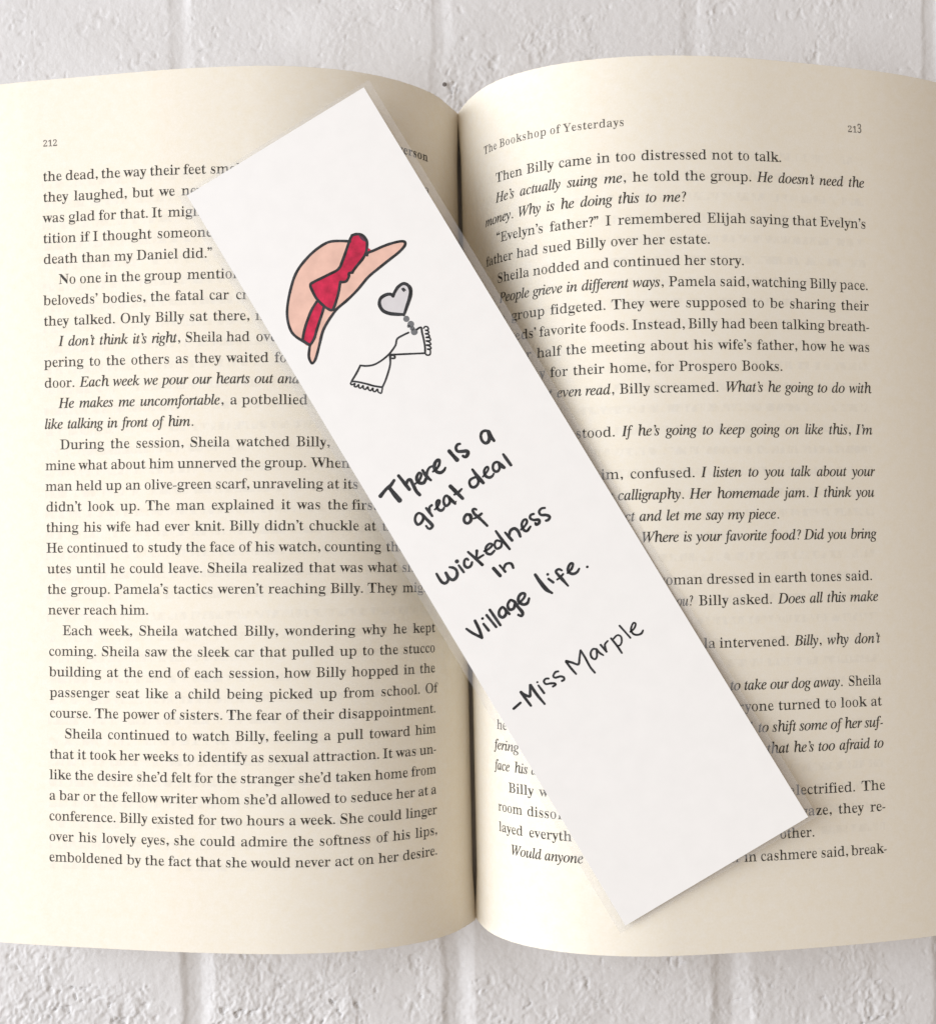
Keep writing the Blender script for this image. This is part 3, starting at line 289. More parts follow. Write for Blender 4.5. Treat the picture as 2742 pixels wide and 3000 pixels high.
# ------------------------------------------------------------------ helpers
def mesh_obj(name, verts, faces, mat, parent=None, uv=None, smooth=True):
    me = bpy.data.meshes.new(name)
    me.from_pydata([tuple(v) for v in verts], [], [tuple(f) for f in faces])
    me.update()
    if smooth:
        me.polygons.foreach_set('use_smooth', [True] * len(me.polygons))
    if uv is not None:
        layer = me.uv_layers.new(name='UVMap')
        idx = np.empty(len(me.loops), dtype=np.int32)
        me.loops.foreach_get('vertex_index', idx)
        layer.data.foreach_set('uv', np.asarray(uv, dtype=np.float32)[idx].ravel())
    o = bpy.data.objects.new(name, me)
    COL.objects.link(o)
    me.materials.append(mat)
    if parent is not None:
        o.parent = parent
    return o

def empty(name, loc, rot=(0, 0, 0)):
    o = bpy.data.objects.new(name, None)
    o.empty_display_size = 0.02
    o.location = loc
    o.rotation_euler = rot
    COL.objects.link(o)
    return o

def new_mat(name):
    m = bpy.data.materials.new(name)
    m.use_nodes = True
    nt = m.node_tree
    return m, nt, nt.nodes['Principled BSDF'], nt.nodes['Material Output']

def N(nt, kind, **kw):
    n = nt.nodes.new(kind)
    for k, v in kw.items():
        if k in n.inputs:
            n.inputs[k].default_value = v
        else:
            setattr(n, k, v)
    return n

def math_node(nt, op, a, b=None, c=None):
    n = nt.nodes.new('ShaderNodeMath'); n.operation = op
    for i, v in enumerate((a, b, c)):
        if v is None: continue
        if isinstance(v, (int, float)): n.inputs[i].default_value = v
        else: nt.links.new(v, n.inputs[i])
    return n.outputs[0]

def mix_col(nt, fac, a, b):
    n = nt.nodes.new('ShaderNodeMix'); n.data_type = 'RGBA'
    for key, v in ((0, fac), (6, a), (7, b)):
        if isinstance(v, (int, float)): n.inputs[key].default_value = v
        elif isinstance(v, tuple): n.inputs[key].default_value = v
        else: nt.links.new(v, n.inputs[key])
    return n.outputs[2]

# ------------------------------------------------------------------ materials
def paper_material(t0, lead, side):
    m, nt, bs, out = new_mat('cream_paper_' + ('verso' if side == 'L' else 'recto'))
    uv = N(nt, 'ShaderNodeUVMap', uv_map='UVMap')
    sep = N(nt, 'ShaderNodeSeparateXYZ'); nt.links.new(uv.outputs[0], sep.inputs[0])
    u, v = sep.outputs[0], sep.outputs[1]            # millimetres: u along the sheet, v along the gutter
    # faint show-through of the lines printed on the back of the leaf
    ph = math_node(nt, 'FRACT', math_node(nt, 'DIVIDE', math_node(nt, 'SUBTRACT', v, t0 * 1000 + 0.1 + lead * 40000), lead * 1000))
    band = math_node(nt, 'MULTIPLY', math_node(nt, 'LESS_THAN', ph, 0.40), math_node(nt, 'GREATER_THAN', ph, 0.02))
    words = N(nt, 'ShaderNodeTexNoise', noise_dimensions='2D', Scale=1.0, Detail=2.0, Roughness=0.6)
    mp = N(nt, 'ShaderNodeMapping'); mp.inputs['Scale'].default_value = (0.75, 0.3, 1)
    nt.links.new(uv.outputs[0], mp.inputs[0]); nt.links.new(mp.outputs[0], words.inputs['Vector'])
    wr = N(nt, 'ShaderNodeMapRange'); wr.inputs[1].default_value = 0.42; wr.inputs[2].default_value = 0.62
    nt.links.new(words.outputs[0], wr.inputs[0])
    inside = math_node(nt, 'MULTIPLY', math_node(nt, 'GREATER_THAN', u, 17.0), math_node(nt, 'LESS_THAN', u, 110.0))
    inside = math_node(nt, 'MULTIPLY', inside, math_node(nt, 'LESS_THAN', v, t0 * 1000 + 2.5))
    inside = math_node(nt, 'MULTIPLY', inside, math_node(nt, 'GREATER_THAN', v, (t0 - 33.2 * lead) * 1000))
    ghost = math_node(nt, 'MULTIPLY', math_node(nt, 'MULTIPLY', band, wr.outputs[0]), inside)
    ghost = math_node(nt, 'MULTIPLY', ghost, 0.11)
    # pulp mottling, warm and cool flecks
    mot = N(nt, 'ShaderNodeTexNoise', Scale=0.42, Detail=5.0, Roughness=0.8)
    nt.links.new(uv.outputs[0], mot.inputs['Vector'])
    mr = N(nt, 'ShaderNodeMapRange'); mr.inputs[1].default_value = 0.32; mr.inputs[2].default_value = 0.68
    nt.links.new(mot.outputs[0], mr.inputs[0])
    base = mix_col(nt, mr.outputs[0], PAPER_A, PAPER_B)
    fib = N(nt, 'ShaderNodeTexNoise', Scale=2.2, Detail=3.0, Roughness=0.7)
    nt.links.new(uv.outputs[0], fib.inputs['Vector'])
    fr = N(nt, 'ShaderNodeMapRange'); fr.inputs[1].default_value = 0.3; fr.inputs[2].default_value = 0.7
    fr.inputs[3].default_value = 0.0; fr.inputs[4].default_value = 0.16
    nt.links.new(fib.outputs[0], fr.inputs[0])
    base = mix_col(nt, fr.outputs[0], base, (0.62, 0.56, 0.47, 1))
    base = mix_col(nt, ghost, base, (0.42, 0.42, 0.43, 1))
    nt.links.new(base, bs.inputs['Base Color'])
    bs.inputs['Roughness'].default_value = 0.8
    bs.inputs['Specular IOR Level'].default_value = 0.25
    bp = N(nt, 'ShaderNodeBump', Strength=0.10, Distance=0.00008)
    nt.links.new(fib.outputs[0], bp.inputs['Height'])
    nt.links.new(bp.outputs[0], bs.inputs['Normal'])
    return m

PAPER_A = (0.84, 0.80, 0.72, 1)
PAPER_B = (0.815, 0.752, 0.625, 1)

def edge_material():
    m, nt, bs, out = new_mat('page_block_edges')
    tc = N(nt, 'ShaderNodeTexCoord')
    mp = N(nt, 'ShaderNodeMapping'); mp.inputs['Scale'].default_value = (30, 30, 9000)
    nt.links.new(tc.outputs['Object'], mp.inputs[0])
    no = N(nt, 'ShaderNodeTexNoise', Scale=1.0, Detail=2.0)
    nt.links.new(mp.outputs[0], no.inputs['Vector'])
    nt.links.new(mix_col(nt, no.outputs[0], (0.62, 0.54, 0.42, 1), (0.86, 0.79, 0.67, 1)), bs.inputs['Base Color'])
    bs.inputs['Roughness'].default_value = 0.9
    bp = N(nt, 'ShaderNodeBump', Strength=0.5, Distance=0.0002)
    nt.links.new(no.outputs[0], bp.inputs['Height']); nt.links.new(bp.outputs[0], bs.inputs['Normal'])
    return m

def plain(name, color, rough=0.6, spec=0.3, var=0.0, scale=400.0):
    m, nt, bs, out = new_mat(name)
    bs.inputs['Roughness'].default_value = rough
    bs.inputs['Specular IOR Level'].default_value = spec
    if var:
        tc = N(nt, 'ShaderNodeTexCoord')
        no = N(nt, 'ShaderNodeTexNoise', Scale=scale, Detail=4.0, Roughness=0.6)
        nt.links.new(tc.outputs['Object'], no.inputs['Vector'])
        lo = tuple(c * (1 - var) for c in color) + (1,)
        hi = tuple(min(1, c * (1 + var)) for c in color) + (1,)
        rg = N(nt, 'ShaderNodeMapRange'); rg.inputs[1].default_value = 0.3; rg.inputs[2].default_value = 0.7
        nt.links.new(no.outputs[0], rg.inputs[0])
        nt.links.new(mix_col(nt, rg.outputs[0], lo, hi), bs.inputs['Base Color'])
    else:
        bs.inputs['Base Color'].default_value = tuple(color) + (1,)
    return m

def film_material():
    m, nt, bs, out = new_mat('clear_laminate_film')
    nt.nodes.remove(bs)
    tr = N(nt, 'ShaderNodeBsdfTransparent'); tr.inputs[0].default_value = (0.985, 0.985, 0.985, 1)
    df = N(nt, 'ShaderNodeBsdfDiffuse'); df.inputs[0].default_value = (0.80, 0.80, 0.82, 1)
    gl = N(nt, 'ShaderNodeBsdfGlossy'); gl.inputs['Roughness'].default_value = 0.22
    m1 = N(nt, 'ShaderNodeMixShader'); m1.inputs[0].default_value = 0.15
    m2 = N(nt, 'ShaderNodeMixShader'); m2.inputs[0].default_value = 0.03
    nt.links.new(tr.outputs[0], m1.inputs[1]); nt.links.new(df.outputs[0], m1.inputs[2])
    nt.links.new(m1.outputs[0], m2.inputs[1]); nt.links.new(gl.outputs[0], m2.inputs[2])
    nt.links.new(m2.outputs[0], out.inputs['Surface'])
    return m

def brick_material():
    m, nt, bs, out = new_mat('white_painted_brick')
    tc = N(nt, 'ShaderNodeTexCoord')
    a = N(nt, 'ShaderNodeTexNoise', Scale=45.0, Detail=5.0, Roughness=0.6)
    b = N(nt, 'ShaderNodeTexNoise', Scale=420.0, Detail=4.0, Roughness=0.65)
    for n in (a, b): nt.links.new(tc.outputs['Object'], n.inputs['Vector'])
    base = mix_col(nt, a.outputs[0], (0.63, 0.62, 0.622, 1), (0.705, 0.694, 0.695, 1))
    gr = N(nt, 'ShaderNodeMapRange'); gr.inputs[1].default_value = 0.60; gr.inputs[2].default_value = 0.78
    gr.inputs[4].default_value = 0.28
    nt.links.new(b.outputs[0], gr.inputs[0])
    base = mix_col(nt, gr.outputs[0], base, (0.40, 0.385, 0.37, 1))          # grime in the pits
    vo = N(nt, 'ShaderNodeTexVoronoi', Scale=75.0, Randomness=1.0)
    nt.links.new(tc.outputs['Object'], vo.inputs['Vector'])
    pick = N(nt, 'ShaderNodeSeparateXYZ'); nt.links.new(vo.outputs['Color'], pick.inputs[0])
    sp = math_node(nt, 'MULTIPLY', math_node(nt, 'LESS_THAN', vo.outputs['Distance'], 0.045), math_node(nt, 'GREATER_THAN', pick.outputs[0], 0.62))
    base = mix_col(nt, math_node(nt, 'MULTIPLY', sp, 0.85), base, (0.07, 0.05, 0.04, 1))   # specks of dirt
    nt.links.new(base, bs.inputs['Base Color'])
    bs.inputs['Roughness'].default_value = 0.62
    bs.inputs['Specular IOR Level'].default_value = 0.35
    bp = N(nt, 'ShaderNodeBump', Strength=0.5, Distance=0.0003)
    nt.links.new(b.outputs[0], bp.inputs['Height']); nt.links.new(bp.outputs[0], bs.inputs['Normal'])
    return m

M_PAGE = {k: paper_material(PRM['t0' + k][0], PRM['lead'][0], k) for k in 'LR'}
M_EDGE = edge_material()
M_COVER = plain('soft_paper_cover', (0.72, 0.70, 0.66), 0.45, 0.4, 0.03)
M_INK = plain('black_printing_ink', (0.034, 0.031, 0.025), 0.6, 0.3)
M_HEADER = plain('thin_grey_printing_ink', (0.11, 0.10, 0.09), 0.6, 0.3)
M_CARD = plain('white_laminated_card', (0.86, 0.85, 0.84), 0.38, 0.4, 0.014, 220)
M_FILM = film_material()
M_FILM_CLEAR, _nt, _b, _o = new_mat('clear_film_underside')
_nt.nodes.remove(_b)
_t = _nt.nodes.new('ShaderNodeBsdfTransparent'); _t.inputs[0].default_value = (0.985, 0.985, 0.985, 1)
_nt.links.new(_t.outputs[0], _o.inputs['Surface'])
M_PEN = plain('black_marker_pen', (0.026, 0.028, 0.032), 0.42, 0.4, 0.75, 500)
M_PEACH = plain('peach_marker', (0.78, 0.50, 0.41), 0.5, 0.3, 0.08, 300)
M_RED = plain('crimson_marker', (0.54, 0.017, 0.066), 0.5, 0.3, 0.30, 480)
M_PLUM = plain('dark_plum_marker', (0.12, 0.04, 0.07), 0.5, 0.3)
M_GREY = plain('grey_marker', (0.17, 0.175, 0.185), 0.5, 0.3, 0.2, 1500)
M_PALE = plain('pale_silver_marker', (0.66, 0.64, 0.655), 0.5, 0.3, 0.03, 600)
M_BRICK = brick_material()


# ------------------------------------------------------------------ page surface
SS = np.linspace(0, 0.14, 561)
def _profile(th, sgn):
    t = np.interp(SS, KNOTS, th); tm = (t[1:] + t[:-1]) / 2; ds = SS[1] - SS[0]
    return (np.concatenate([[0], np.cumsum(np.cos(tm)) * ds]) * sgn,
            np.concatenate([[0], np.cumsum(np.sin(tm)) * ds]))
PROF = {k: _profile(v, -1 if k[0] == 'L' else 1) for k, v in SLOPE.items()}

def page_point(side, s, y, lift=0.0):
    """point(s) on the curved page: s = distance along the paper from the gutter, y = along the gutter"""
    s = np.asarray(s, float); y = np.asarray(y, float)
    w = (y + PAGE_H / 2) / PAGE_H
    def at(q):
        xT, zT = PROF[side + 'T']; xB, zB = PROF[side + 'B']
        x = np.interp(q, SS, xT) * w + np.interp(q, SS, xB) * (1 - w)
        z = np.interp(q, SS, zT) * w + np.interp(q, SS, zB) * (1 - w)
        return x, z
    x, z = at(s)
    x = x + (-1 if side == 'L' else 1) * 0.00052 * np.exp(-np.maximum(s, 0) / 0.003) * np.clip((PAGE_H / 2 - 0.002 - np.abs(y)) / 0.010, 0, 1)   # the two leaves part at the gutter
    z = z + np.minimum(s, 0)                             # and run on down into the binding
    if lift:
        x1, z1 = at(s + 5e-4); x0, z0 = at(np.maximum(s - 5e-4, 0))
        tx, tz = x1 - x0, z1 - z0
        L = np.hypot(tx, tz)
        sg = -1 if side == 'L' else 1
        x = x - lift * sg * tz / L
        z = z + lift * sg * tx / L
    return np.stack([x, y, z + PRM['gz'][0] * y / PAGE_H], -1)

def edge_y(side, end, s):
    e = PRM['e' + side + end]
    return (PAGE_H / 2 if end == 'T' else -PAGE_H / 2) + e[0] + e[1] * s

# ------------------------------------------------------------------ white-painted brick surface (the setting)
class Lattice:
    """smooth value noise on a random lattice"""
    def __init__(self, seed): self.g = np.random.RandomState(seed).rand(256, 256)
    def __call__(self, x, y):
        xi = np.floor(x).astype(int); yi = np.floor(y).astype(int)
        fx = x - xi; fy = y - yi
        fx = fx * fx * (3 - 2 * fx); fy = fy * fy * (3 - 2 * fy)
        g = lambda i, j: self.g[i % 256, j % 256]
        return ((g(xi, yi) * (1 - fx) + g(xi + 1, yi) * fx) * (1 - fy)
                + (g(xi, yi + 1) * (1 - fx) + g(xi + 1, yi + 1) * fx) * fy) * 2 - 1

SURF_Z = -0.0090
JOINTS = [(-0.202, 0.008, 0.0), (-0.137, 0.0082, 0.003), (-0.0712, 0.0086, -0.010), (-0.0042, 0.0084, 0.003), (0.0638, 0.0100, -0.006),
          (0.1222, 0.0085, 0.027), (0.187, 0.0085, 0.01), (0.252, 0.0085, 0.01)]
CROSS = [0.02, -0.05, 0.045, -0.02, 0.03, -0.045, 0.01, -0.03, 0.04]

def smooth01(t):
    t = np.clip(t, 0, 1); return t * t * (3 - 2 * t)

def brick_height(x, y):
    n = [Lattice(i + 11) for i in range(9)]
    mm = 1000.0
    wob = 0.7e-3 * n[0](x * mm / 9, y * mm / 9) + 0.35e-3 * n[1](x * mm / 2.5, y * mm / 2.5)
    rough = 0.55 + 0.45 * n[2](x * mm / 26, y * mm / 26) - 1.6 * np.clip(y, -0.13, 0.13)   # the foot end is coarser
    patch = n[2](x * mm / 11 + 50, y * mm / 14 + 9) + 0.5 * n[0](x * mm / 4.5 + 3, y * mm / 5 + 70)
    rough = np.clip(rough * (0.80 + 0.9 * patch), 0.14, 1.2)
    h = 0.34e-3 * n[3](x * mm / 17, y * mm / 13)
    wx = x * mm + 0.9 * n[0](x * mm / 2.1 + 31, y * mm / 2.4) + 0.35 * n[1](x * mm / 0.8, y * mm / 0.9 + 17)
    wy = y * mm + 0.9 * n[1](x * mm / 2.3, y * mm / 2.0 + 44) + 0.35 * n[0](x * mm / 0.9 + 8, y * mm / 0.8)
    crust = n[4](wx / 5.5, wy / 7.0) + 0.55 * n[5](wx / 2.2, wy / 2.6)          # flaky layers of old paint
    flake = smooth01((crust - 0.05) / 0.22) + 0.6 * smooth01((crust + 0.45) / 0.18)
    fine = n[6](wx / 0.85, wy / 0.95) + 0.6 * n[5](wx / 0.5 + 90, wy / 0.55)
    chip = np.abs(n[8](wx / 1.5, wy / 1.8)); grit = np.abs(n[5](wx / 0.75 + 40, wy / 0.85))
    h += rough * (0.17e-3 * flake + 0.20e-3 * fine * (0.4 + 0.6 * chip) - 0.16e-3 * chip - 0.13e-3 * grit + 0.15e-3 * n[4](wx / 0.40, wy / 0.46))
    pit = n[7](wx / 1.2, wy / 1.4) + 0.45 * n[8](x * mm / 6, y * mm / 6)
    h -= 0.50e-3 * (0.1 + rough) * smooth01((pit - 0.80) / 0.14)
    groove = np.zeros_like(h)
    for xc, w, sl in JOINTS:
        w = w * (1 - 1.5 * np.clip(y, -0.15, 0.15)); xc = xc * 1.012
        t = (x + wob * 0.8 - (xc + sl * y) + w / 2) / w
        g = 0.62 * smooth01(t / 0.22) * (1 - np.clip((t - 0.50) / 0.42, 0, 1.3)) * (t < 1.05) + 0.38 * smooth01((t - 0.1) / 0.4) * (1 - smooth01((t - 0.52) / 0.40))
        g = np.where(t > 0.9, -0.20 * (1 - smooth01((t - 0.9) / 0.35)) * smooth01((t - 0.80) / 0.12), g)
        groove = np.where(np.abs(g) > 1e-4, g, groove)
    for i, yc in enumerate(CROSS):
        xl = JOINTS[i - 1][0] if i else -0.4
        xr = JOINTS[i][0] if i < len(JOINTS) else 0.4
        for k in (-0.215, 0, 0.215):
            t = (y + wob - yc - k + 0.004) / 0.008
            g = smooth01(t / 0.2) * (1 - smooth01((t - 0.6) / 0.4)) * ((x > xl) & (x < xr))
            groove = np.maximum(groove, g)
    deep = 0.00072 - 0.0026 * np.clip(y, -0.13, 0.13) + 0.0002 * n[3](x * mm / 30 + 5, y * mm / 22)
    return h * (1 - 0.6 * np.clip(groove, 0, 1)) - deep * groove

def axis(segs):
    out = []
    for a, b, st in segs: out.append(np.arange(a, b - st * 0.4, st))
    return np.concatenate(out + [[segs[-1][1]]])
gx = axis([(-0.30, -0.16, 0.004), (-0.16, -0.128, 0.0012), (-0.128, 0.128, 0.00034), (0.128, 0.16, 0.0012), (0.16, 0.30, 0.004)])
gy = axis([(-0.32, -0.15, 0.004), (-0.15, -0.134, 0.0012), (-0.134, -0.104, 0.00032), (-0.104, 0.104, 0.003), (0.104, 0.138, 0.00034), (0.138, 0.155, 0.0012), (0.155, 0.32, 0.004)])
XX, YY = np.meshgrid(gx, gy)
ZZ = SURF_Z + brick_height(XX, YY)
nx, ny = len(gx), len(gy)
I = np.arange(nx * ny).reshape(ny, nx)
quads = np.stack([I[:-1, :-1], I[:-1, 1:], I[1:, 1:], I[1:, :-1]], -1).reshape(-1, 4)
me = bpy.data.meshes.new('painted_brick_surface')
me.vertices.add(nx * ny)
me.vertices.foreach_set('co', np.stack([XX, YY, ZZ], -1).astype(np.float32).ravel())
me.loops.add(len(quads) * 4); me.loops.foreach_set('vertex_index', quads.ravel().astype(np.int32))
me.polygons.add(len(quads)); me.polygons.foreach_set('loop_start', np.arange(0, len(quads) * 4, 4, dtype=np.int32))
me.update(calc_edges=True)
me.polygons.foreach_set('use_smooth', [True] * len(me.polygons))
surface = bpy.data.objects.new('painted_brick_surface', me)
COL.objects.link(surface)
me.materials.append(M_BRICK)
surface['kind'] = 'structure'
surface['label'] = 'white painted rough brick surface under the open book'

# ------------------------------------------------------------------ the open book
BASE_Z = -0.0084
book = empty('open_book', (0, 0, BASE_Z))
book['label'] = 'open cream paged paperback novel lying on white painted brick'
book['category'] = 'book'

def book_part(name, verts, faces, mat, parent=None, uv=None, smooth=True):
    o = mesh_obj(name, verts, faces, mat, parent or book, uv, smooth)
    if parent is None:
        o.location = (0, 0, -BASE_Z)          # vertices are given in scene coordinates
    return o

rng = np.random.RandomState(3)
def build_page(side):
    s = np.concatenate([[-0.0070, -0.0040, -0.0020, -0.0008], np.arange(0, PAGE_W - 0.0002, 0.0005), [PAGE_W - 0.00006, PAGE_W]]); ns = len(s)
    rows = 90
    def deckle():
        a = np.cumsum(rng.randn(ns)) ; a -= np.convolve(a, np.ones(5) / 5, 'same')
        return 0.000035 * np.clip(a, -1.6, 1.6)
    yt = edge_y(side, 'T', s) + deckle(); yb = edge_y(side, 'B', s) + deckle() * 0.7
    t = np.concatenate([[0, 0.0003], np.linspace(0.012, 0.988, rows - 4), [0.9997, 1]])[:, None]   # tight rows keep the cut edge crisp
    Y = yb * (1 - t) + yt * t
    S = np.broadcast_to(s, Y.shape)
    fade = np.clip((PAGE_H / 2 - np.abs(Y)) / 0.0015, 0, 1)
    S = np.where(S < 0, S * fade, S)
    top = page_point(side, S, Y)
    # slight cockling of the paper
    lat = Lattice(40 if side == 'L' else 41)
    top[..., 2] += 0.00010 * lat(S * 1000 / 38, Y * 1000 / 30) * np.clip(S / 0.03, 0, 1)
    bot = page_point(side, S, Y, -0.0001)
    top[..., 2] = np.maximum(top[..., 2], -0.0064); bot[..., 2] = np.maximum(bot[..., 2], -0.0065)
    J = np.arange(rows * ns).reshape(rows, ns)
    def q(J): return np.stack([J[:-1, :-1], J[:-1, 1:], J[1:, 1:], J[1:, :-1]], -1).reshape(-1, 4)
    f = q(J)
    if side == 'L': f = f[:, ::-1]
    g = q(J + rows * ns)
    if side == 'R': g = g[:, ::-1]
    ring = np.concatenate([J[0, :], J[1:, -1], J[-1, -2::-1], J[-2:0:-1, 0]])
    nxt = np.roll(ring, -1)
    rim = np.stack([ring, ring + rows * ns, nxt + rows * ns, nxt], -1)
    if side == 'L': rim = rim[:, ::-1]
    V = np.concatenate([top.reshape(-1, 3), bot.reshape(-1, 3)])
    uv = np.stack([S, Y], -1).reshape(-1, 2) * 1000
    uv = np.concatenate([uv, uv])
    o = book_part('page', V, np.concatenate([f, g, rim]), M_PAGE[side], uv=uv)
    o.data.polygons.foreach_set('use_smooth', [True] * (len(f) + len(g)) + [False] * len(rim))   # crisp cut edge
    o['label'] = 'left page carrying number 212' if side == 'L' else 'right page carrying number 213'
    return o

def build_block(side):
    s = np.linspace(0.0004, PAGE_W - 0.0004, 130); ns = len(s)
    rows = 12
    t = np.linspace(0, 1, rows)[:, None]
    yt = edge_y(side, 'T', s) - 0.0003; yb = edge_y(side, 'B', s) + 0.0003
    Y = yb * (1 - t) + yt * t
    S = np.broadcast_to(s, Y.shape)
    top = page_point(side, S, Y, -0.00035)
    bot = top.copy(); bot[..., 2] = -0.0068
    top[..., 2] = np.maximum(top[..., 2], -0.0067)
    J = np.arange(rows * ns).reshape(rows, ns); K = J + rows * ns
    q = lambda J: np.stack([J[:-1, :-1], J[:-1, 1:], J[1:, 1:], J[1:, :-1]], -1).reshape(-1, 4)
    ring = np.concatenate([J[0, :], J[1:, -1], J[-1, -2::-1], J[-2:0:-1, 0]])
    nxt = np.roll(ring, -1)
    rim = np.stack([ring, ring + rows * ns, nxt + rows * ns, nxt], -1)
    F = np.concatenate([q(J), q(K)[:, ::-1], rim])
    if side == 'L': F = F[:, ::-1]
    V = np.concatenate([top.reshape(-1, 3), bot.reshape(-1, 3)])
    return book_part('page_block', V, F, M_EDGE, smooth=False)

PAGES = {}
for side in 'LR':
    build_block(side)
    PAGES[side] = build_page(side)
# soft cover lying flat under both page blocks, spine in the middle
prof = [(-0.1300, -0.0081), (-0.012, -0.0081), (-0.009, -0.0080), (0.009, -0.0080), (0.012, -0.0081), (0.1270, -0.0081)]
cv, cf = [], []
for yy in (-0.1008, 0.1008):
    for (x, z) in prof: cv.append((x, yy, z))
    for (x, z) in prof[::-1]: cv.append((x, yy, -0.0070))
n2 = len(prof) * 2
cf.append(tuple(range(n2))); cf.append(tuple(range(2 * n2 - 1, n2 - 1, -1)))
for i in range(n2):
    j = (i + 1) % n2
    cf.append((i, i + n2, j + n2, j))
book_part('cover', cv, cf, M_COVER, smooth=False)

# ------------------------------------------------------------------ printing
UNIT_V = 5.03            # mm of page per font unit, upright
UNIT_H = {'R': 5.36, 'I': 4.86}
SPACE = 0.165
WIDEN = {**{c: 1.07 for c in 'bdhnugkpq'}, **{c: 1.10 for c in 'lij'}, 'm': 1.05, 'f': 1.06, 't': 1.04, 'o': 1.03,
         'E': 0.92, 'B': 0.95, 'P': 0.95, 'T': 1.04}          # old-style proportions
_cache = {}

def circle(cx, cy, r, n=10):
    return [(cx + r * math.cos(2 * math.pi * i / n), cy + r * math.sin(2 * math.pi * i / n)) for i in range(n)]
def comma(cx, cy, k=1.85):
    p = [(-0.002, 0.03), (0.018, 0.034), (0.034, 0.022), (0.036, 0.0), (0.026, -0.03), (0.004, -0.054), (-0.006, -0.048), (0.012, -0.026), (0.014, -0.008), (-0.008, -0.006), (-0.016, 0.012)]
    return [(cx + k * x, cy + k * y) for x, y in p]
def punct(c, style):
    sl = 0.12 if style == 'I' else 0.0
    if c == '.': return 0.135, [circle(0.080, 0.036, 0.038, 12)]
    if c == ',': return 0.135, [comma(0.072, 0.036)]
    if c == '’': return 0.115, [comma(0.05 + sl * 0.4, 0.41)]
    if c == '”': return 0.235, [comma(0.05, 0.41), comma(0.155, 0.41)]
    if c == '“':
        def fl(cx): return [(2 * cx - x, 2 * 0.42 - y) for x, y in comma(cx, 0.42)]
        return 0.235, [fl(0.06), fl(0.165)]
    if c == '-': return 0.17, [[(0.02, 0.106), (0.15, 0.120), (0.15, 0.164), (0.02, 0.150)]]
    if c == '–': return 0.20, [[(0.02, 0.110), (0.18, 0.122), (0.18, 0.162), (0.02, 0.150)]]
    if c == '?':
        s = [(0.045, 0.385), (0.075, 0.43), (0.13, 0.445), (0.185, 0.415), (0.19, 0.35), (0.155, 0.285), (0.125, 0.235), (0.118, 0.14)]
        w = [0.018, 0.020, 0.018, 0.028, 0.034, 0.03, 0.022, 0.014]
        L, R = [], []
        for i, (x, y) in enumerate(s):
            a = s[max(i - 1, 0)]; b = s[min(i + 1, len(s) - 1)]
            dx, dy = b[0] - a[0], b[1] - a[1]; d = math.hypot(dx, dy)
            L.append((x - dy / d * w[i], y + dx / d * w[i])); R.append((x + dy / d * w[i], y - dx / d * w[i]))
        sh = 0.07 if style == 'I' else 0
        poly = [(x + sh * y, y) for x, y in L + R[::-1]]
        return 0.215, [poly, circle(0.105, 0.034, 0.034)]
    return 0.15, []

def glyph(c, style):
    key = style + c
    if key in _cache: return _cache[key]
    if key in GLYPH:
        a, body = GLYPH[key].split('|')
        polys = []
        for p in body.split(';'):
            v = [int(x) / 1000 for x in p.split()]
            polys.append(list(zip(v[::2], v[1::2])))
        trim = 0.020 if style == 'R' else 0.012           # set a little tighter than the outlines' own bearings
        adv = int(a) / 1000 - trim
        wf = WIDEN.get(c, 1.0) if style == 'R' else 1.0
        adv = adv * wf
        polys = [[((x - trim / 2) * wf, y) for x, y in p] for p in polys]
        if c in '12': polys = [[(x * 0.95, y * 0.68) for x, y in p] for p in polys]
        if c == '3': polys = [[(x * 0.95, y * 0.95) for x, y in p] for p in polys]
    else:
        adv, polys = punct(c, style)
    verts, faces = [], []
    if polys:
        def inside(pt, p):
            r = False
            for i in range(len(p)):
                (x1, y1), (x2, y2) = p[i - 1], p[i]
                if (y1 > pt[1]) != (y2 > pt[1]) and pt[0] < (x2 - x1) * (pt[1] - y1) / (y2 - y1) + x1: r = not r
            return r
        outer = [p for p in polys if sum(inside(p[0], q) for q in polys if q is not p) % 2 == 0]
        for p in outer:                                      # each body with its own counters
            grp = [p] + [h for h in polys if h not in outer and inside(h[0], p)]
            tri = tessellate_polygon([[Vector((x * 1000, y * 1000, 0)) for x, y in g] for g in grp])
            b = len(verts)
            verts += [q for g in grp for q in g]; faces += [tuple(b + i for i in t) for t in tri]
    _cache[key] = (adv, verts, faces)
    return _cache[key]

def layout(text, s0, s1, side, track=0.0, size=1.0):
    """list of (char, style, offset mm, x scale) from the left end of the run, and where that end is"""
    items, style = [], 'R'
    for ch in text:
        if ch == '*': style = 'I' if style == 'R' else 'R'; continue
        items.append((ch, style))
    nat = sum(UNIT_H[st] * size * (glyph(c, st)[0] + track) for c, st in items if c != ' ')
    nsp = sum(c == ' ' for c, _ in items)
    sp = SPACE * UNIT_H['R'] * size
    k = 1.0
    if s0 is not None and s1 is not None:
        L = abs(s1 - s0)
        if nsp:
            sp_fit = (L - nat) / nsp
            sp_fit = min(max(sp_fit, sp * 0.92), sp * 1.8)
            k = (L - nsp * sp_fit) / nat; sp = sp_fit
        else:
            k = L / nat
    total = nat * k + nsp * sp
    start = s0
    if s0 is None:
        start = s1 + total if side == 'L' else s1 - total
    out, x = [], 0.0
    for c, st in items:
        if c == ' ': x += sp; continue
        out.append((c, st, x, UNIT_H[st] * k * size)); x += UNIT_H[st] * size * (glyph(c, st)[0] + track) * k
    return out, start

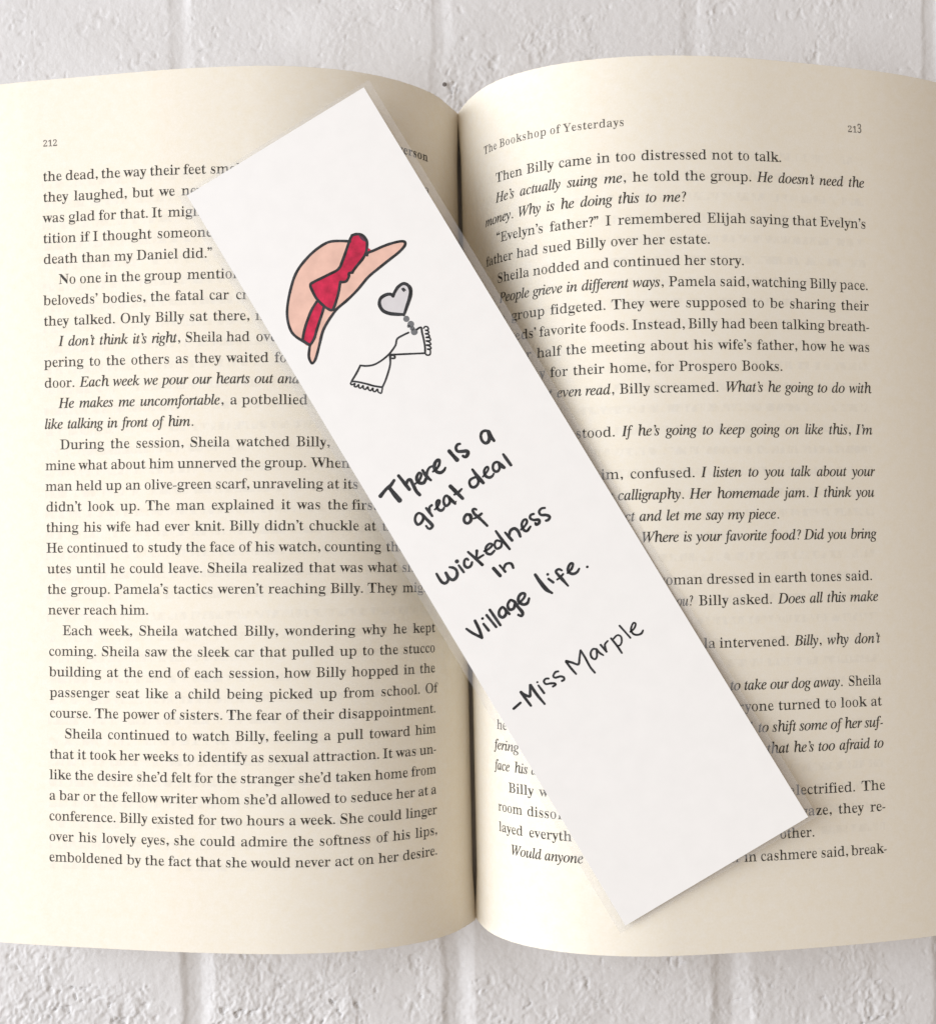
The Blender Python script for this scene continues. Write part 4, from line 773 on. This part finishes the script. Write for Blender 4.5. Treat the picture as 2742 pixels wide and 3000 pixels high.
def print_lines(name, lines, side, mat, size=1.0, track=0.0, bold=0.0):
    S, Y, F = [], [], []
    sg = -1 if side == 'L' else 1
    t0, lead, sk = PRM['t0' + side][0], PRM['lead'][0], PRM['sk' + side][0]
    for ln, text, s0, s1 in lines:
        run, start = layout(text, s0, s1, side, track, size)
        for c, st, x, kx in run:
            adv, gv, gf = glyph(c, st)
            b = len(S)
            for gx_, gy_ in gv:
                s = (start + sg * (x + gx_ * kx)) / 1000
                S.append(s); Y.append(t0 - (ln - 1) * lead + sk * s + gy_ * UNIT_V * size / 1000)
            F.extend([tuple(b + i for i in f) for f in gf])
    V = page_point(side, np.array(S), np.array(Y), 0.00006)
    lat = Lattice(40 if side == 'L' else 41)
    V[:, 2] += 0.00010 * lat(np.array(S) * 1000 / 38, np.array(Y) * 1000 / 30) * np.clip(np.array(S) / 0.03, 0, 1)
    # keep every face turned up out of the page
    F2 = []
    for f in F:
        a, b_, c_ = (V[i] for i in f)
        nz = np.cross(b_ - a, c_ - a)[2]
        F2.append(f if nz > 0 else f[::-1])
    return book_part(name, V, F2, mat, parent=PAGES[side], smooth=False)

for side in 'LR':
    print_lines('printed_text', TEXT[side], side, M_INK)
    print_lines('page_number', TEXT[side + 'N'], side, M_HEADER, 0.92)
    hd = TEXT[side + 'H']
    if side == 'L': hd = hd + [(a_, b_, c_ - 0.11, d_ - 0.11) for a_, b_, c_, d_ in hd]      # printed bolder
    print_lines('running_header', hd, side, M_INK if side == 'L' else M_HEADER, 0.92 if side == 'L' else 0.84, 0.03)

# ------------------------------------------------------------------ the laminated bookmark
BC, BR = BOOKMARK[:3], BOOKMARK[3:6]
BW, BLEN, SAG = BOOKMARK[6:9]
bookmark = empty('bookmark', BC, BR)
bookmark['label'] = 'white laminated bookmark with hand drawn hat and lettering across the book'
bookmark['category'] = 'bookmark'

def bow(y):
    v = 0.5 - y / BLEN
    return -SAG * (1 - (2 * v - 1) ** 2)

def slab(name, x0, x1, y0, y1, z0, z1, mat, r=0.0):
    ys = np.linspace(y0, y1, 60)
    V, F = [], []
    for yy in ys:
        zb = bow(yy)
        V += [(x0, yy, zb + z0), (x1, yy, zb + z0), (x1, yy, zb + z1), (x0, yy, zb + z1)]
    for i in range(len(ys) - 1):
        a = 4 * i; b = a + 4
        F += [(a + 3, a + 2, b + 2, b + 3), (a, b, b + 1, a + 1), (a, a + 3, b + 3, b), (a + 1, b + 1, b + 2, a + 2)]
    F += [(0, 1, 2, 3), (len(V) - 1, len(V) - 2, len(V) - 3, len(V) - 4)]
    return mesh_obj(name, V, F, mat, bookmark, smooth=False)
HW, HL = BW / 2, BLEN / 2
card = slab('card', -HW, HW, -HL, HL, -0.00028, 0.0, M_CARD)
film = slab('laminate_film', -HW - 0.0019, HW + 0.0019, -HL - 0.0010, HL + 0.0010, -0.00040, -0.00029, M_FILM)
film.data.materials.append(M_FILM_CLEAR)
for i_, p_ in enumerate(film.data.polygons):
    p_.material_index = 0 if (i_ < 59 * 4 and i_ % 4 == 0) else 1      # the gloss and veil sit on the upper face

_level = [0]
def catmull(pts, sub=5):
    P = [np.array(p, float) for p in pts]
    if len(P) == 2: return [P[0] * (1 - t) + P[1] * t for t in np.linspace(0, 1, 8)]
    out = []
    for i in range(len(P) - 1):
        p0 = P[i - 1] if i else 2 * P[0] - P[1]
        p1, p2 = P[i], P[i + 1]
        p3 = P[i + 2] if i + 2 < len(P) else 2 * P[-1] - P[-2]
        for k in range(sub):
            t = k / sub
            out.append(0.5 * (2 * p1 + (p2 - p0) * t + (2 * p0 - 5 * p1 + 4 * p2 - p3) * t * t + (3 * p1 - p0 - 3 * p2 + p3) * t ** 3))
    out.append(P[-1])
    return out

def pen_strokes(name, strokes, mat, parent, gain=1.0):
    V, F = [], []
    for st in strokes:
        _level[0] += 1
        z = 0.00003 + 0.0000004 * (_level[0] % 60)
        pts = catmull(st)
        w = np.array([max(p[2], 0.05) for p in pts]) * 0.5 * gain
        jit = np.convolve(rng.randn(len(pts) + 4), np.ones(3) / 3, 'same')[2:-2]
        w = w * (1 + 0.07 * jit)
        xy = np.array([p[:2] for p in pts])
        T = np.gradient(xy, axis=0); T /= np.hypot(T[:, 0], T[:, 1])[:, None] + 1e-9
        Nn = np.stack([-T[:, 1], T[:, 0]], 1)
        b = len(V)
        for p, n_, ww in zip(xy, Nn, w):
            V += [p + n_ * ww, p - n_ * ww]
        for i in range(len(pts) - 1):
            a = b + 2 * i
            F.append((a, a + 1, a + 3, a + 2))
        for end, sgn in ((0, -1), (-1, 1)):                      # round pen tips
            c, t_, n_, ww = xy[end], T[end] * sgn, Nn[end], w[end]
            k = len(V)
            for a_ in np.linspace(-math.pi / 2, math.pi / 2, 7):
                V.append(c + ww * 0.85 * math.cos(a_) * t_ + ww * math.sin(a_) * n_)
            f = tuple(range(k, k + 7))
            F.append(f if sgn > 0 else f[::-1])
        V[b:] = [(p[0], p[1], z) for p in V[b:]]
    V = [(x / 1000, y / 1000, z + bow(y / 1000)) for x, y, z in V]
    return mesh_obj(name, V, F, mat, parent, smooth=False)

def fill(name, polys, mat, parent, z):
    V, F = [], []
    for p in polys:
        q = catmull([tuple(c) + (0,) for c in list(p) + [p[0]]], 3)[:-1]
        q = [(c[0], c[1]) for c in q]
        tri = tessellate_polygon([[Vector((x, y, 0)) for x, y in q]])
        b = len(V)
        V += [(x / 1000, y / 1000, z + bow(y / 1000)) for x, y in q]
        for t in tri:
            a, c, d = (Vector(q[i]) for i in t)
            f = tuple(b + i for i in t)
            F.append(f if (c - a).cross(d - a) > 0 else f[::-1])
    return mesh_obj(name, V, F, mat, parent, smooth=False)

hat = pen_strokes('hat_drawing', ART['hat_ink'], M_PEN, bookmark, 1.2)
fill('crown_colouring', [ART['crown']], M_PEACH, hat, 0.000010)
fill('brim_colouring', [ART['brim']], M_PEACH, hat, 0.000013)
fill('ribbon_colouring', [ART['bow'], ART['band'], ART['stub']], M_RED, hat, 0.000018)
fill('ribbon_shading', [ART['tip']], M_PLUM, hat, 0.000021)
neck = pen_strokes('pendant_drawing', ART['heart_ink'], M_PEN, bookmark, 1.1)
fill('heart_colouring', [ART['heart']], M_PALE, neck, 0.000012)
fill('bead_colouring', [[(x + r * math.cos(a), y + r * math.sin(a)) for a in np.linspace(0, 2 * math.pi, 13)[:-1]] for x, y, r in ART['beads']], M_GREY, neck, 0.000016)
pen_strokes('scarf_drawing', ART['scarf'], M_PEN, bookmark, 1.2)
pen_strokes('quote_lettering', ART['quote'], M_PEN, bookmark, 1.22)
pen_strokes('signature_lettering', ART['sig'], M_PEN, bookmark, 1.2)
